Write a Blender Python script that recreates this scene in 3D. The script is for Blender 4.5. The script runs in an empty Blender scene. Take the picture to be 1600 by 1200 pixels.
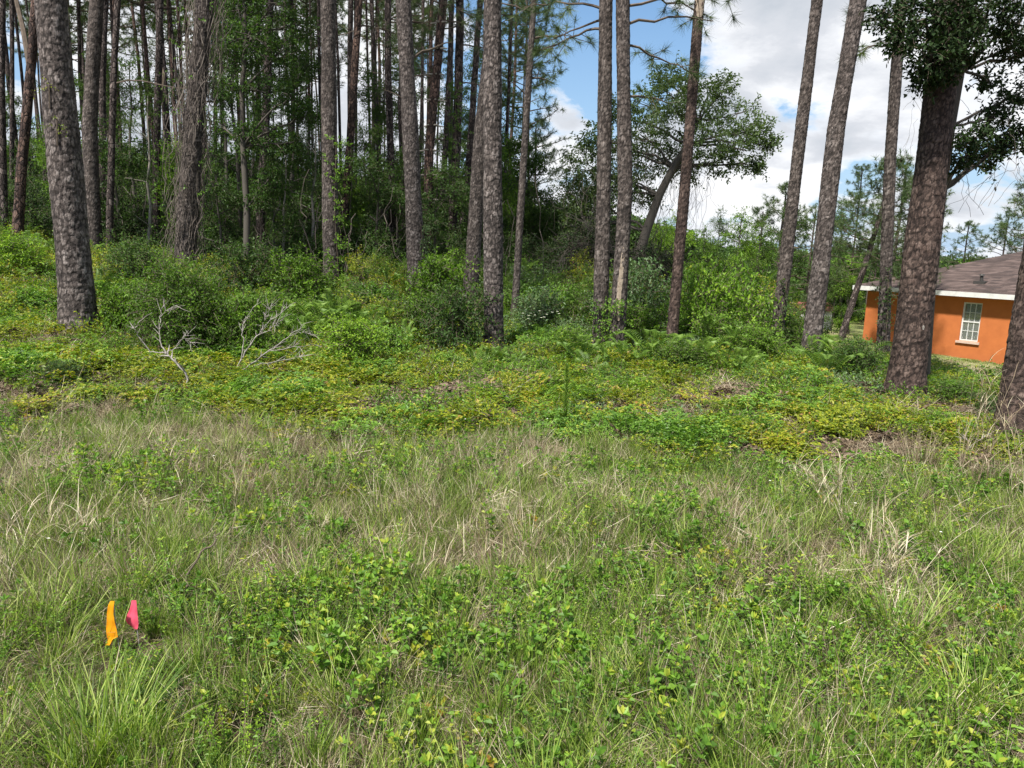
import bpy, math, random
import numpy as np
from mathutils import Matrix, Vector, Euler

random.seed(7)
RNG = np.random.default_rng(7)
S = bpy.context.scene
COL = S.collection
R = math.radians

# ------------------------------------------------------------------ camera
EYE = 1.65
FPX = 1155.0                       # focal length in pixels of the 1600 px wide photograph
PITCH, ROLL = R(10.6), R(1.5)
cam = bpy.data.cameras.new('camera')
cam.lens = FPX / 1600 * 36.0
cam.sensor_width = 36.0
cam.clip_start, cam.clip_end = 0.05, 3000
camo = bpy.data.objects.new('camera', cam)
COL.objects.link(camo)
camo.location = (0, 0, EYE)
CM = Euler((R(90) - PITCH, 0, 0)).to_matrix() @ Matrix.Rotation(ROLL, 3, 'Z')
camo.rotation_euler = CM.to_euler()
S.camera = camo
CMn = np.array(CM)

def ray(px, py):
    return CMn @ np.array([(px - 800) / FPX, (600 - py) / FPX, -1.0])

def P(px, py, Y):
    """the point seen at that place of the photograph at ground distance Y"""
    d = ray(px, py)
    return np.array([0, 0, EYE]) + d * (Y / d[1])

# ------------------------------------------------------------------ light and sky
SUN_EL, SUN_AZ = R(58), R(215)     # azimuth clockwise from +Y: behind the camera to the left
SUN_STRENGTH, SUN_ANGLE = 5.0, R(4)
SKY_STRENGTH = 0.10
EXPOSURE = 0.97

sun = bpy.data.lights.new('sun', 'SUN')
sun.energy, sun.angle, sun.color = SUN_STRENGTH, SUN_ANGLE, (1.0, 0.955, 0.88)
suno = bpy.data.objects.new('sun', sun)
COL.objects.link(suno)
sd = Vector((math.sin(SUN_AZ) * math.cos(SUN_EL), math.cos(SUN_AZ) * math.cos(SUN_EL), math.sin(SUN_EL)))
suno.rotation_euler = sd.to_track_quat('Z', 'Y').to_euler()
suno.location = sd * 60

S.view_settings.view_transform = 'Standard'
S.view_settings.look = 'None'
S.view_settings.gamma = 1
S.view_settings.exposure = EXPOSURE
S.view_settings.use_curve_mapping = False
S.cycles.max_bounces = 8
S.cycles.diffuse_bounces = 4
S.cycles.transparent_max_bounces = 8

class NT:
    """small helper for node trees"""
    def __init__(self, tree):
        self.t = tree
    def n(self, kind, **kw):
        nd = self.t.nodes.new(kind)
        for k, v in kw.items():
            if k.startswith('i_'):
                nd.inputs[k[2:].replace('_', ' ')].default_value = v
            else:
                setattr(nd, k, v)
        return nd
    def l(self, a, b):
        self.t.links.new(a, b)
    def val(self, x, sock):
        if isinstance(x, (int, float)):
            sock.default_value = x
        else:
            self.l(x, sock)
    def m(self, op, a, b=0.0, c=None, clamp=False):
        nd = self.t.nodes.new('ShaderNodeMath')
        nd.operation, nd.use_clamp = op, clamp
        self.val(a, nd.inputs[0]); self.val(b, nd.inputs[1])
        if c is not None: self.val(c, nd.inputs[2])
        return nd.outputs[0]
    def mix(self, fac, a, b, blend='MIX'):
        nd = self.t.nodes.new('ShaderNodeMix')
        nd.data_type, nd.blend_type = 'RGBA', blend
        self.val(fac, nd.inputs[0])
        for x, s in ((a, nd.inputs[6]), (b, nd.inputs[7])):
            if isinstance(x, tuple): s.default_value = (*x[:3], 1)
            else: self.l(x, s)
        return nd.outputs[2]
    def ramp(self, fac, stops, interp='LINEAR'):
        nd = self.t.nodes.new('ShaderNodeValToRGB')
        e = nd.color_ramp.elements
        nd.color_ramp.interpolation = interp
        while len(e) < len(stops): e.new(0.5)
        for el, (p, c) in zip(e, stops):
            el.position = p
            el.color = (*c, 1) if isinstance(c, tuple) else (c, c, c, 1)
        self.val(fac, nd.inputs[0])
        return nd.outputs[0]
    def noise(self, vec, scale, detail=4, rough=0.5, dist=0.0):
        nd = self.n('ShaderNodeTexNoise')
        nd.inputs['Scale'].default_value = scale
        nd.inputs['Detail'].default_value = detail
        nd.inputs['Roughness'].default_value = rough
        nd.inputs['Distortion'].default_value = dist
        if vec is not None: self.l(vec, nd.inputs['Vector'])
        return nd.outputs[0]

W = bpy.data.worlds.new('World')
S.world = W
W.use_nodes = True
wt = W.node_tree
wt.nodes.clear()
w = NT(wt)
sky = w.n('ShaderNodeTexSky', sky_type='NISHITA', sun_disc=False, sun_elevation=SUN_EL, sun_rotation=SUN_AZ)
sky.air_density, sky.dust_density, sky.ozone_density = 1.0, 0.6, 1.0
tc = w.n('ShaderNodeTexCoord')
dirv = tc.outputs['Generated']
sep = w.n('ShaderNodeSeparateXYZ'); w.l(dirv, sep.inputs[0])
# clouds lie on a plane high above: project the direction, so they shrink towards the horizon
zc = w.m('ADD', w.m('MAXIMUM', sep.outputs[2], 0.0), 0.42)
cx = w.m('DIVIDE', sep.outputs[0], zc)
cy = w.m('DIVIDE', sep.outputs[1], zc)
cv = w.n('ShaderNodeCombineXYZ'); w.l(cx, cv.inputs[0]); w.l(cy, cv.inputs[1]); w.l(w.m('MULTIPLY', sep.outputs[2], 2.0), cv.inputs[2])
def off(vec, o):
    nd = w.n('ShaderNodeVectorMath', operation='ADD'); w.l(vec, nd.inputs[0]); nd.inputs[1].default_value = o
    return nd.outputs[0]
big = w.noise(off(cv.outputs[0], (3.1, 7.7, 0)), 1.1, 2, 0.5)
puff = w.noise(off(cv.outputs[0], (1.3, 2.2, 5)), 4.2, 10, 0.58, 0.15)
def lobe(px, py, width, amount):
    d = ray(px, py); d = d / np.linalg.norm(d)
    nd = w.n('ShaderNodeVectorMath', operation='DOT_PRODUCT')
    w.l(dirv, nd.inputs[0]); nd.inputs[1].default_value = tuple(d)
    # 1 at the direction, falling to 0 at 'width' radians
    a = w.m('DIVIDE', w.m('SUBTRACT', nd.outputs['Value'], math.cos(width)), 1 - math.cos(width), clamp=True)
    return w.m('MULTIPLY', a, amount)
dens = w.m('ADD', w.m('MULTIPLY', big, 0.5), w.m('MULTIPLY', puff, 1.15))
for l_ in [(900, 60, 0.22, -0.20), (985, 110, 0.10, -0.10), (860, 210, 0.06, 0.16), (1130, 60, 0.12, 0.14), (1160, 135, 0.07, -0.12),
           (1340, 110, 0.26, 0.16), (910, 165, 0.045, 0.12), (1080, 250, 0.14, 0.10), (1370, 300, 0.08, -0.20), (1225, 205, 0.05, -0.13), (900, 390, 0.08, -0.05),
           (860, 330, 0.10, 0.10), (40, 110, 0.06, -0.12), (300, 120, 0.25, 0.14), (620, 150, 0.15, 0.12), (1100, 385, 0.10, -0.10), (1560, 330, .1, -.08)]:
    dens = w.m('ADD', dens, lobe(*l_))
cover = w.ramp(w.m('SUBTRACT', dens, 0.76), [(0.0, 0.0), (0.045, 0.5), (0.10, 0.9), (0.18, 1.0)])
shade = w.noise(off(cv.outputs[0], (1.36, 2.12, 5.05)), 2.8, 8, 0.55, 0.2)
thick = w.m('ADD', w.m('SUBTRACT', dens, 0.76), w.m('MULTIPLY', w.m('SUBTRACT', shade, 0.5), 1.5))
ccol = w.ramp(thick, [(0.0, (0.57, 0.57, 0.575)), (0.13, (0.50, 0.51, 0.53)), (0.28, (0.385, 0.40, 0.43)), (0.52, (0.31, 0.335, 0.37))])
skyc = w.n('ShaderNodeVectorMath', operation='SCALE'); w.l(sky.outputs[0], skyc.inputs[0]); skyc.inputs['Scale'].default_value = SKY_STRENGTH
sat = w.n('ShaderNodeHueSaturation'); sat.inputs['Saturation'].default_value = 1.28; sat.inputs['Value'].default_value = 0.80
w.l(skyc.outputs[0], sat.inputs['Color'])
hz = w.ramp(sep.outputs[2], [(0.0, 0.9), (0.14, 0.55), (0.42, 0.0)])
blue = w.mix(hz, sat.outputs[0], (0.24, 0.345, 0.485))
tot = w.mix(cover, blue, ccol)
bg = w.n('ShaderNodeBackground'); w.l(tot, bg.inputs[0]); bg.inputs[1].default_value = 1.0
wo = w.n('ShaderNodeOutputWorld'); w.l(bg.outputs[0], wo.inputs[0])

# ------------------------------------------------------------------ terrain
TREES = {}  # filled below: name -> (base px, base py, depth, width px at base, top px (y = 0), width px at top, mid (px, py) or None)
TREES['A'] = (124, 520, 9.5, 61, 80, 49, None)
TREES['B'] = (7, 358, 18, 14, 2, 12, None)
TREES['B2'] = (21, 362, 22, 8, 17, 7, None)
TREES['C'] = (30, 380, 17, 20, 54, 15, (38, 200))
TREES['E'] = (78, 372, 26, 9, 62, 7, None)
TREES['J'] = (70, 362, 21, 13, 74, 10, None)
TREES['F'] = (146, 385, 17, 27, 151, 22, (140, 200))
TREES['F2'] = (158, 375, 21, 14, 165, 10, None)
TREES['G'] = (169, 412, 17, 13, 184, 10, None)
TREES['H'] = (244, 390, 19, 13, 248, 11, (247, 170))
TREES['I'] = (288, 418, 15.5, 36, 320, 27, (303, 200))
TREES['X1'] = (406, 400, 20, 15, 420, 12, None)
TREES['K'] = (518, 466, 16, 27, 512, 22, None)
TREES['L'] = (534, 440, 19, 14, 561, 11, (547, 190))
TREES['M'] = (545, 425, 25, 9, 549, 8, None)
TREES['N'] = (612, 440, 20, 12, 607, 10, None)
TREES['O'] = (652, 464, 15.5, 28, 630, 22, (641, 200))
TREES['X2'] = (634, 440, 23, 15, 628, 11, None)
TREES['P'] = (667, 432, 20, 16, 690, 13, (672, 250))
TREES['Q2'] = (687, 430, 24, 10, 706, 8, None)
TREES['Q1'] = (707, 446, 20.5, 16, 719, 12, (711, 250))
TREES['Q3'] = (716, 436, 23, 11, 752, 9, None)
TREES['Rr'] = (733, 486, 15, 25, 775, 18, (752, 200))
TREES['Sx'] = (771, 556, 11.5, 32, 769, 26, None)
TREES['T'] = (803, 503, 14.5, 12, 834, 9, (819, 240))
TREES['U'] = (937, 552, 11.5, 25, 947, 20, (944, 250))
TREES['V'] = (962, 562, 11.2, 25, 973, 20, (977, 300))
TREES['Wt'] = (1048, 545, 11.8, 18, 1093, 15, (1073, 260))
TREES['Y'] = (1211, 550, 12.5, 22, 1277, 17, (1240, 300))
TREES['Z'] = (1264, 566, 11.5, 31, 1341, 25, (1307, 200))
TREES['AA'] = (1379, 560, 13, 21, 1408, 17, (1391, 250))
TREES['AB'] = (1414, 618, 9.0, 63, 1486, 46, (1450, 300))
TREES['AC'] = (1584, 712, 6.8, 84, 1690, 54, None)

ctrl = [(-5, 1, 0), (5, 1, 0), (0, 0, 0), (0, 4, 0), (-5, 5, .08), (5, 4.5, -.03), (-14, 4, .2), (14, 4, -.4), (0, -12, 0), (-20, -12, 0), (20, -12, 0), (0, 7, .03)]
for k in ('A', 'B', 'G', 'I', 'K', 'O', 'Rr', 'Sx', 'T', 'U', 'Wt', 'Y', 'Z', 'AA', 'AB', 'AC', 'N', 'Q1'):
    t = TREES[k]
    p = P(t[0], t[1], t[2]); ctrl.append(tuple(p))
for (px, py, d) in [(1345, 535, 33.9), (1520, 563, 30.0), (1600, 580, 28), (1300, 522, 35), (1300, 545, 24), (1450, 600, 15)]:
    ctrl.append(tuple(P(px, py, d)))
ctrl += [(-16, 32, 1.1), (-5, 35, .7), (3, 32, .0), (-30, 55, 1.2), (0, 60, .2), (16, 48, -2.6), (32, 36, -2.9), (40, 60, -3), (-45, 25, 1.2), (-30, 90, 1.2), (10, 90, -1.5), (60, 90, -3), (30, 15, -2.0), (60, 20, -3.2)]
ctrl = np.array(ctrl)
def tps_fit(C, lam=0.6):
    n = len(C); d = np.linalg.norm(C[:, None, :2] - C[None, :, :2], axis=2)
    K = np.where(d > 0, d * d * np.log(d + 1e-9), 0) + lam * np.eye(n)
    Pm = np.c_[np.ones(n), C[:, :2]]
    A = np.block([[K, Pm], [Pm.T, np.zeros((3, 3))]])
    return np.linalg.solve(A, np.r_[C[:, 2], np.zeros(3)])
TW = tps_fit(ctrl)
def ground(x, y):
    x = np.asarray(x, float); y = np.asarray(y, float)
    sh = x.shape; x = x.ravel(); y = y.ravel()
    xe, ye = np.clip(x, -60, 70), np.clip(y, -12, 100)
    out = np.empty(len(x))
    for s in range(0, len(x), 20000):
        a, b = xe[s:s + 20000], ye[s:s + 20000]
        d = np.hypot(a[:, None] - ctrl[None, :, 0], b[:, None] - ctrl[None, :, 1])
        K = d * d * np.log(d + 1e-9)
        out[s:s + 20000] = K @ TW[:-3] + TW[-3] + TW[-2] * a + TW[-1] * b
    bump = 0.02 * np.sin(x * 2.1 + 1.3 * np.sin(y * 1.7)) + 0.018 * np.sin(y * 3.1 + 2 * np.sin(x * 1.3)) + 0.03 * np.sin(x * .6 + 2) * np.sin(y * .7)
    out = np.clip(out, -5, 3) + bump
    return out.reshape(sh)
def gz(x, y): return float(ground(np.array([x]), np.array([y]))[0])

# value noise for patches
_perm = RNG.random((256, 256))
def vnoise(x, y, s):
    x = np.asarray(x) / s + 100; y = np.asarray(y) / s + 100
    xi, yi = np.floor(x).astype(int), np.floor(y).astype(int)
    fx, fy = x - xi, y - yi
    fx = fx * fx * (3 - 2 * fx); fy = fy * fy * (3 - 2 * fy)
    g = lambda a, b: _perm[a % 256, b % 256]
    return (g(xi, yi) * (1 - fx) + g(xi + 1, yi) * fx) * (1 - fy) + (g(xi, yi + 1) * (1 - fx) + g(xi + 1, yi + 1) * fx) * fy
def fbm(x, y, s): return (vnoise(x, y, s) + .5 * vnoise(x + 31, y + 7, s / 2.1) + .25 * vnoise(x + 3, y + 71, s / 4.3)) / 1.75

# ------------------------------------------------------------------ materials
def new_mat(name):
    m = bpy.data.materials.new(name); m.use_nodes = True
    m.node_tree.nodes.clear()
    return m, NT(m.node_tree)

def leaf_mat(name, stops, transl=0.35, rough=0.5, rnd=0.35, spec=0.35, tcol=(1.25, 1.35, 0.55)):
    m, k = new_mat(name)
    at = k.n('ShaderNodeAttribute', attribute_type='GEOMETRY', attribute_name='tone')
    oi = k.n('ShaderNodeObjectInfo')
    f = k.m('ADD', at.outputs['Fac'], k.m('MULTIPLY', k.m('SUBTRACT', oi.outputs['Random'], 0.5), rnd), clamp=True)
    c = k.ramp(f, stops)
    b = k.n('ShaderNodeBsdfPrincipled'); k.l(c, b.inputs['Base Color'])
    b.inputs['Roughness'].default_value = rough
    b.inputs['Specular IOR Level'].default_value = spec
    tr = k.n('ShaderNodeBsdfTranslucent')
    k.l(k.mix(1.0, c, tcol, 'MULTIPLY'), tr.inputs['Color'])
    mx = k.n('ShaderNodeMixShader'); mx.inputs[0].default_value = transl
    k.l(b.outputs[0], mx.inputs[1]); k.l(tr.outputs[0], mx.inputs[2])
    o = k.n('ShaderNodeOutputMaterial'); k.l(mx.outputs[0], o.inputs[0])
    return m

def plain_mat(name, c1, c2, scale=8, rough=0.8, bump=0.0, spec=0.3):
    m, k = new_mat(name)
    tcn = k.n('ShaderNodeTexCoord')
    nz = k.noise(tcn.outputs['Object'], scale, 6, 0.6)
    c = k.ramp(nz, [(0.3, c1), (0.7, c2)])
    b = k.n('ShaderNodeBsdfPrincipled'); k.l(c, b.inputs['Base Color'])
    b.inputs['Roughness'].default_value = rough; b.inputs['Specular IOR Level'].default_value = spec
    if bump:
        bp = k.n('ShaderNodeBump'); bp.inputs['Strength'].default_value = bump; bp.inputs['Distance'].default_value = 0.02
        k.l(nz, bp.inputs['Height']); k.l(bp.outputs[0], b.inputs['Normal'])
    o = k.n('ShaderNodeOutputMaterial'); k.l(b.outputs[0], o.inputs[0])
    return m

M = {}
M['grass'] = leaf_mat('green_grass', [(0, (.050, .095, .014)), (.45, (.125, .205, .026)), (.8, (.235, .335, .048)), (1, (.38, .43, .13))], .35)
M['straw'] = leaf_mat('dry_grass', [(0, (.075, .050, .034)), (.35, (.19, .14, .088)), (.7, (.34, .28, .175)), (1, (.60, .54, .39))], .2, .6, .5, tcol=(1, .95, .8))
M['weed'] = leaf_mat('weed_leaf', [(0, (.05, .105, .016)), (.5, (.10, .21, .024)), (.85, (.19, .33, .036)), (1, (.34, .38, .05))], .38, rnd=.55)
M['yellow'] = leaf_mat('yellow_green_leaf', [(0, (.06, .10, .010)), (.4, (.16, .22, .015)), (.75, (.31, .33, .022)), (.95, (.38, .31, .05)), (1, (.32, .17, .05))], .4, rnd=.5)
M['shrub'] = leaf_mat('shrub_leaf', [(0, (.042, .078, .015)), (.4, (.09, .175, .020)), (.8, (.17, .30, .028)), (1, (.28, .41, .045))], .4, .5, .6, spec=.22)
M['dark'] = leaf_mat('dark_shrub_leaf', [(0, (.026, .052, .015)), (.5, (.05, .10, .024)), (1, (.095, .17, .034))], .35, .5, spec=.2)
M['deep'] = leaf_mat('shade_dark_leaf', [(0, (.010, .020, .008)), (.5, (.020, .038, .013)), (1, (.04, .07, .022))], .12, .6, spec=.12)  # backlit and shaded foliage painted in: leaf green darkened almost to black
M['blue'] = leaf_mat('blue_green_leaf', [(0, (.05, .09, .035)), (.5, (.09, .16, .06)), (1, (.17, .25, .11))], .3, .5)
M['tree'] = leaf_mat('tree_leaf', [(0, (.030, .058, .018)), (.5, (.06, .115, .026)), (1, (.11, .19, .04))], .4, .55, spec=.18)
M['oakleaf'] = leaf_mat('oak_leaf', [(0, (.07, .105, .04)), (.5, (.135, .20, .075)), (1, (.24, .32, .12))], .4, .5)
M['fern'] = leaf_mat('fern_leaf', [(0, (.06, .115, .018)), (.5, (.11, .20, .028)), (1, (.20, .29, .045))], .35)
M['needle'] = leaf_mat('pine_needle', [(0, (.03, .055, .018)), (.5, (.06, .10, .028)), (1, (.12, .165, .05))], .2, .5)
M['white'] = leaf_mat('white_petal', [(0, (.7, .7, .66)), (1, (.8, .8, .78))], .2, .6, 0)
M['litter'] = leaf_mat('brown_leaf', [(0, (.055, .038, .026)), (.5, (.125, .088, .058)), (1, (.25, .19, .125))], .1, .7, tcol=(1, .8, .6))
M['vine'] = plain_mat('dry_vine', (.055, .044, .036), (.15, .125, .105), 5)
M['dead'] = plain_mat('dead_wood', (.15, .133, .115), (.37, .34, .31), 30, .85, .4)
M['twig'] = plain_mat('twig_wood', (.06, .045, .033), (.13, .10, .075), 9)
M['pale'] = plain_mat('pale_bark', (.17, .15, .125), (.33, .30, .26), 7, .8, .4)

def bark_mat(name, dark, mid, light, attr=False, red=0.0, uvscale=1.0):
    m, k = new_mat(name)
    uv = k.n('ShaderNodeUVMap', uv_map='UVMap')
    b = k.n('ShaderNodeBsdfPrincipled')
    b.inputs['Roughness'].default_value = 0.85; b.inputs['Specular IOR Level'].default_value = 0.25
    mp = k.n('ShaderNodeMapping'); k.l(uv.outputs[0], mp.inputs[0]); mp.inputs['Scale'].default_value = (1, .62, 1)
    nz = k.noise(mp.outputs[0], 55, 6, 0.65, .3)
    nz2 = k.noise(mp.outputs[0], 5.5, 4, 0.6)
    nz3 = k.noise(mp.outputs[0], 120, 3, 0.6)
    if attr:
        e = k.n('ShaderNodeAttribute', attribute_type='GEOMETRY', attribute_name='edge').outputs['Fac']
        cell = k.n('ShaderNodeAttribute', attribute_type='GEOMETRY', attribute_name='cell').outputs['Fac']
    else:
        wn = k.n('ShaderNodeTexNoise'); wn.inputs['Scale'].default_value = 9; k.l(mp.outputs[0], wn.inputs['Vector'])
        ad = k.n('ShaderNodeVectorMath', operation='MULTIPLY_ADD'); k.l(wn.outputs['Color'], ad.inputs[0]); ad.inputs[1].default_value = (.06, .06, 0); k.l(mp.outputs[0], ad.inputs[2])
        v1 = k.n('ShaderNodeTexVoronoi', feature='DISTANCE_TO_EDGE'); v1.inputs['Scale'].default_value = 13 * uvscale; k.l(ad.outputs[0], v1.inputs['Vector'])
        v2 = k.n('ShaderNodeTexVoronoi', feature='F1'); v2.inputs['Scale'].default_value = 13 * uvscale; k.l(ad.outputs[0], v2.inputs['Vector'])
        e = k.m('MULTIPLY', v1.outputs['Distance'], 3.0, clamp=True)
        sp = k.n('ShaderNodeSeparateColor'); k.l(v2.outputs['Color'], sp.inputs[0]); cell = sp.outputs[0]
    mp2 = k.n('ShaderNodeMapping'); k.l(uv.outputs[0], mp2.inputs[0]); mp2.inputs['Scale'].default_value = (1, .16, 1)
    streak = k.noise(mp2.outputs[0], 42, 4, .6, .5)
    tone = k.m('ADD', k.m('MULTIPLY', nz, .75), k.m('ADD', k.m('MULTIPLY', cell, .55), k.m('MULTIPLY', nz2, .35)))
    tone = k.m('SUBTRACT', tone, .27)
    plate = k.ramp(tone, [(.38, dark), (.58, mid), (.86, light)])
    if red:
        plate = k.mix(k.ramp(k.m('ADD', k.m('MULTIPLY', nz2, .7), k.m('MULTIPLY', cell, .4)), [(.42, 0.0), (.72, red)]), plate, (.19, .085, .05))
    groove = tuple(v * .30 for v in dark)
    c = k.mix(k.ramp(e, [(.06, 0.0), (.30 if attr else .28, 1.0)]), groove, plate)
    c = k.mix(k.ramp(streak, [(.36, .85), (.50, 0.0)]), c, tuple(v * .55 for v in dark))
    k.l(c, b.inputs['Base Color'])
    bp = k.n('ShaderNodeBump'); bp.inputs['Strength'].default_value = 1.0; bp.inputs['Distance'].default_value = 0.014 if attr else 0.02
    h = k.m('ADD', k.m('ADD', k.m('MULTIPLY', nz, .8), k.m('MULTIPLY', nz3, .35)), k.m('MULTIPLY', streak, .9))
    if not attr:
        h = k.m('ADD', k.m('MULTIPLY', k.ramp(e, [(0, 0.0), (.3, 1.0)]), 1.0), k.m('MULTIPLY', h, .5))
    k.l(h, bp.inputs['Height']); k.l(bp.outputs[0], b.inputs['Normal'])
    o = k.n('ShaderNodeOutputMaterial'); k.l(b.outputs[0], o.inputs[0])
    return m
D_, M_, L_ = (.045, .036, .032), (.108, .087, .076), (.235, .20, .182)
M['bark_plate'] = bark_mat('plated_pine_bark', D_, M_, L_, True)
M['bark_plate_red'] = bark_mat('reddish_plated_pine_bark', (.040, .027, .023), (.085, .060, .050), (.19, .145, .125), True, .10)
M['bark_grey'] = bark_mat('grey_plated_pine_bark', (.052, .042, .038), (.125, .102, .092), (.29, .25, .232), True)
M['bark'] = bark_mat('pine_bark', (.042, .031, .028), (.095, .073, .065), (.20, .16, .145), False)
M['bark_red'] = bark_mat('reddish_pine_bark', (.045, .030, .026), (.105, .070, .058), (.21, .15, .125), False, .25)
M['oakbark'] = bark_mat('oak_bark', (.07, .06, .05), (.14, .125, .105), (.25, .23, .2), False, 0, 1.4)

# ------------------------------------------------------------------ mesh helpers
class Geo:
    """collects vertices, faces, a tone per vertex and a material slot per face"""
    def __init__(self):
        self.v, self.f, self.t, self.m, self.n = [], [], [], [], 0
    def add(self, v, f, tone=0.5, mi=0):
        v = np.asarray(v, np.float32).reshape(-1, 3); f = np.asarray(f, np.int64)
        if len(v) == 0: return
        self.v.append(v)
        self.t.append(np.broadcast_to(np.asarray(tone, np.float32), (len(v),)).copy())
        if f.shape[1] == 3: f = np.c_[f, -np.ones(len(f), np.int64) - self.n]
        self.f.append(f + self.n)
        self.m.append(np.full(len(f), mi, np.int32))
        self.n += len(v)
    def mesh(self, name, mats, smooth=False):
        v = np.concatenate(self.v); f = np.concatenate(self.f); t = np.concatenate(self.t); mi = np.concatenate(self.m)
        me = bpy.data.meshes.new(name)
        cnt = np.where(f[:, 3] < 0, 3, 4)
        keep = np.arange(4)[None, :] < cnt[:, None]
        loops = f[keep].astype(np.int32)
        start = np.r_[0, np.cumsum(cnt)[:-1]].astype(np.int32)
        me.vertices.add(len(v)); me.loops.add(len(loops)); me.polygons.add(len(f))
        me.vertices.foreach_set('co', v.ravel())
        me.loops.foreach_set('vertex_index', loops)
        me.polygons.foreach_set('loop_start', start)
        me.polygons.foreach_set('material_index', mi)
        me.polygons.foreach_set('use_smooth', np.full(len(f), smooth))
        a = me.attributes.new('tone', 'FLOAT', 'POINT'); a.data.foreach_set('value', t)
        for m in mats: me.materials.append(m)
        me.update(calc_edges=True)
        return me

def unit(a):
    a = np.asarray(a, float)
    return a / (np.linalg.norm(a, axis=-1, keepdims=True) + 1e-9)

def rand_dirs(n, rng=RNG):
    return unit(rng.normal(size=(n, 3)))

def leaves(g, pos, d, nrm, L, Wd, tone, fold=0.25, mi=0, fine=False, droop=0.15):
    """oval leaves: base at pos, pointing along d, upper side towards nrm"""
    n = len(pos)
    if n == 0: return
    d = unit(d); side = unit(np.cross(d, nrm)); up = np.cross(side, d)
    L = np.broadcast_to(L, (n,))[:, None]; Wd = np.broadcast_to(Wd, (n,))[:, None]
    tip = pos + d * L - up * L * droop
    if fine:
        a = pos + d * L * .3; b = pos + d * L * .68 - up * L * droop * .4
        f_ = up * Wd * fold
        vs = np.stack([pos, a + side * Wd * .46 + f_, b + side * Wd * .38 + f_, tip, b - side * Wd * .38 + f_, a - side * Wd * .46 + f_], 1)
        i = np.arange(n)[:, None] * 6
        f = np.concatenate([i + np.array([[0, 1, 2, 3]]), i + np.array([[0, 3, 4, 5]])])
        g.add(vs.reshape(-1, 3), f, np.repeat(tone, 6), mi)
    else:
        c = pos + d * L * .45 + up * Wd * fold
        vs = np.stack([pos, c + side * Wd * .5, tip, c - side * Wd * .5], 1)
        i = np.arange(n)[:, None] * 4
        f = np.concatenate([i + np.array([[0, 1, 2]]), i + np.array([[0, 2, 3]])])
        g.add(vs.reshape(-1, 3), f, np.repeat(tone, 4), mi)

def blades(g, root, heading, L, Wd, lean, curl, tone, segs=4, mi=0):
    """grass blades: heading is an angle, lean the start angle from vertical, curl the extra bend along it"""
    n = len(root)
    h = np.stack([np.cos(heading), np.sin(heading), np.zeros(n)], 1)
    s = np.stack([-np.sin(heading), np.cos(heading), np.zeros(n)], 1)
    tw = RNG.uniform(-.7, .7, n)[:, None]
    s = unit(s * np.cos(tw) + h * np.sin(tw))
    p = root.astype(float).copy(); rows = []
    for k in range(segs + 1):
        t = k / segs
        wv = (Wd * (1 - t ** 1.8) * .5 + 0.0003)[:, None]
        if k == segs: rows.append(p[:, None, :])
        else: rows.append(np.stack([p - s * wv, p + s * wv], 1))
        a = lean + curl * (t + .5 / segs)
        step = (L / segs)[:, None]
        p = p + step * (h * np.sin(a)[:, None] + np.array([[0, 0, 1.]]) * np.cos(a)[:, None])
    vs = np.concatenate(rows, 1); m = 2 * segs + 1
    i = np.arange(n)[:, None] * m
    if segs > 1:
        q = np.concatenate([i + np.array([[2 * k, 2 * k + 1, 2 * k + 3, 2 * k + 2]]) for k in range(segs - 1)])
        g.add(vs.reshape(-1, 3), q, np.repeat(tone, m), mi)
        base = g.n - len(vs) * m
        tri = i + np.array([[2 * segs - 2, 2 * segs - 1, 2 * segs]])
        g.f.append(np.c_[tri + base, -np.ones(n, np.int64)]); g.m.append(np.full(n, mi, np.int32))

def tube(g, pts, rad, sides=6, tone=0.5, mi=0):
    pts = np.asarray(pts, float); n = len(pts)
    rad = np.broadcast_to(rad, (n,))
    tg = unit(np.gradient(pts, axis=0))
    ref = np.array([0.31, 0.17, 0.93]) if abs(tg[0, 2]) < .9 else np.array([1., .1, 0])
    a = unit(np.cross(tg, ref)); b = np.cross(tg, a)
    th = np.arange(sides) / sides * 2 * np.pi
    ring = a[:, None, :] * np.cos(th)[None, :, None] + b[:, None, :] * np.sin(th)[None, :, None]
    v = pts[:, None, :] + ring * rad[:, None, None]
    i = np.arange(n - 1)[:, None] * sides; j = np.arange(sides)[None, :]; j2 = (j + 1) % sides
    f = np.stack([i + j, i + j2, i + sides + j2, i + sides + j], -1).reshape(-1, 4)
    g.add(v.reshape(-1, 3), f, tone, mi)
    g.add(v[-1], [[k, (k + 1) % sides, sides // 2] for k in range(sides) if k != sides // 2 and (k + 1) % sides != sides // 2], tone, mi)

def bez(p0, p1, sag=0.0, n=6, wob=0.05, rng=random):
    p0, p1 = np.asarray(p0, float), np.asarray(p1, float)
    L = np.linalg.norm(p1 - p0)
    c = (p0 + p1) / 2 + np.array([rng.uniform(-1, 1) * wob * L, rng.uniform(-1, 1) * wob * L, sag * L])
    t = np.linspace(0, 1, n)[:, None]
    out = (1 - t) ** 2 * p0 + 2 * t * (1 - t) * c + t ** 2 * p1
    j = np.array([[rng.uniform(-1, 1) for _ in range(3)] for _ in range(n)]) * wob * L * .25
    j[0] = j[-1] = 0
    return out + j

def obj(name, me, parent=None, loc=None, rot=None, scale=None):
    o = bpy.data.objects.new(name, me); COL.objects.link(o)
    if parent: o.parent = parent
    if loc is not None: o.location = tuple(loc)
    if rot is not None: o.rotation_euler = rot
    if scale is not None: o.scale = (scale,) * 3 if isinstance(scale, (int, float)) else scale
    return o

def thing(name, label, cat, loc=(0, 0, 0), group=None, rot=None, scale=None):
    o = obj(name, None, None, loc, rot, scale); o.empty_display_size = .2
    o['label'] = label; o['category'] = cat
    if group: o['group'] = group
    return o

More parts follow.
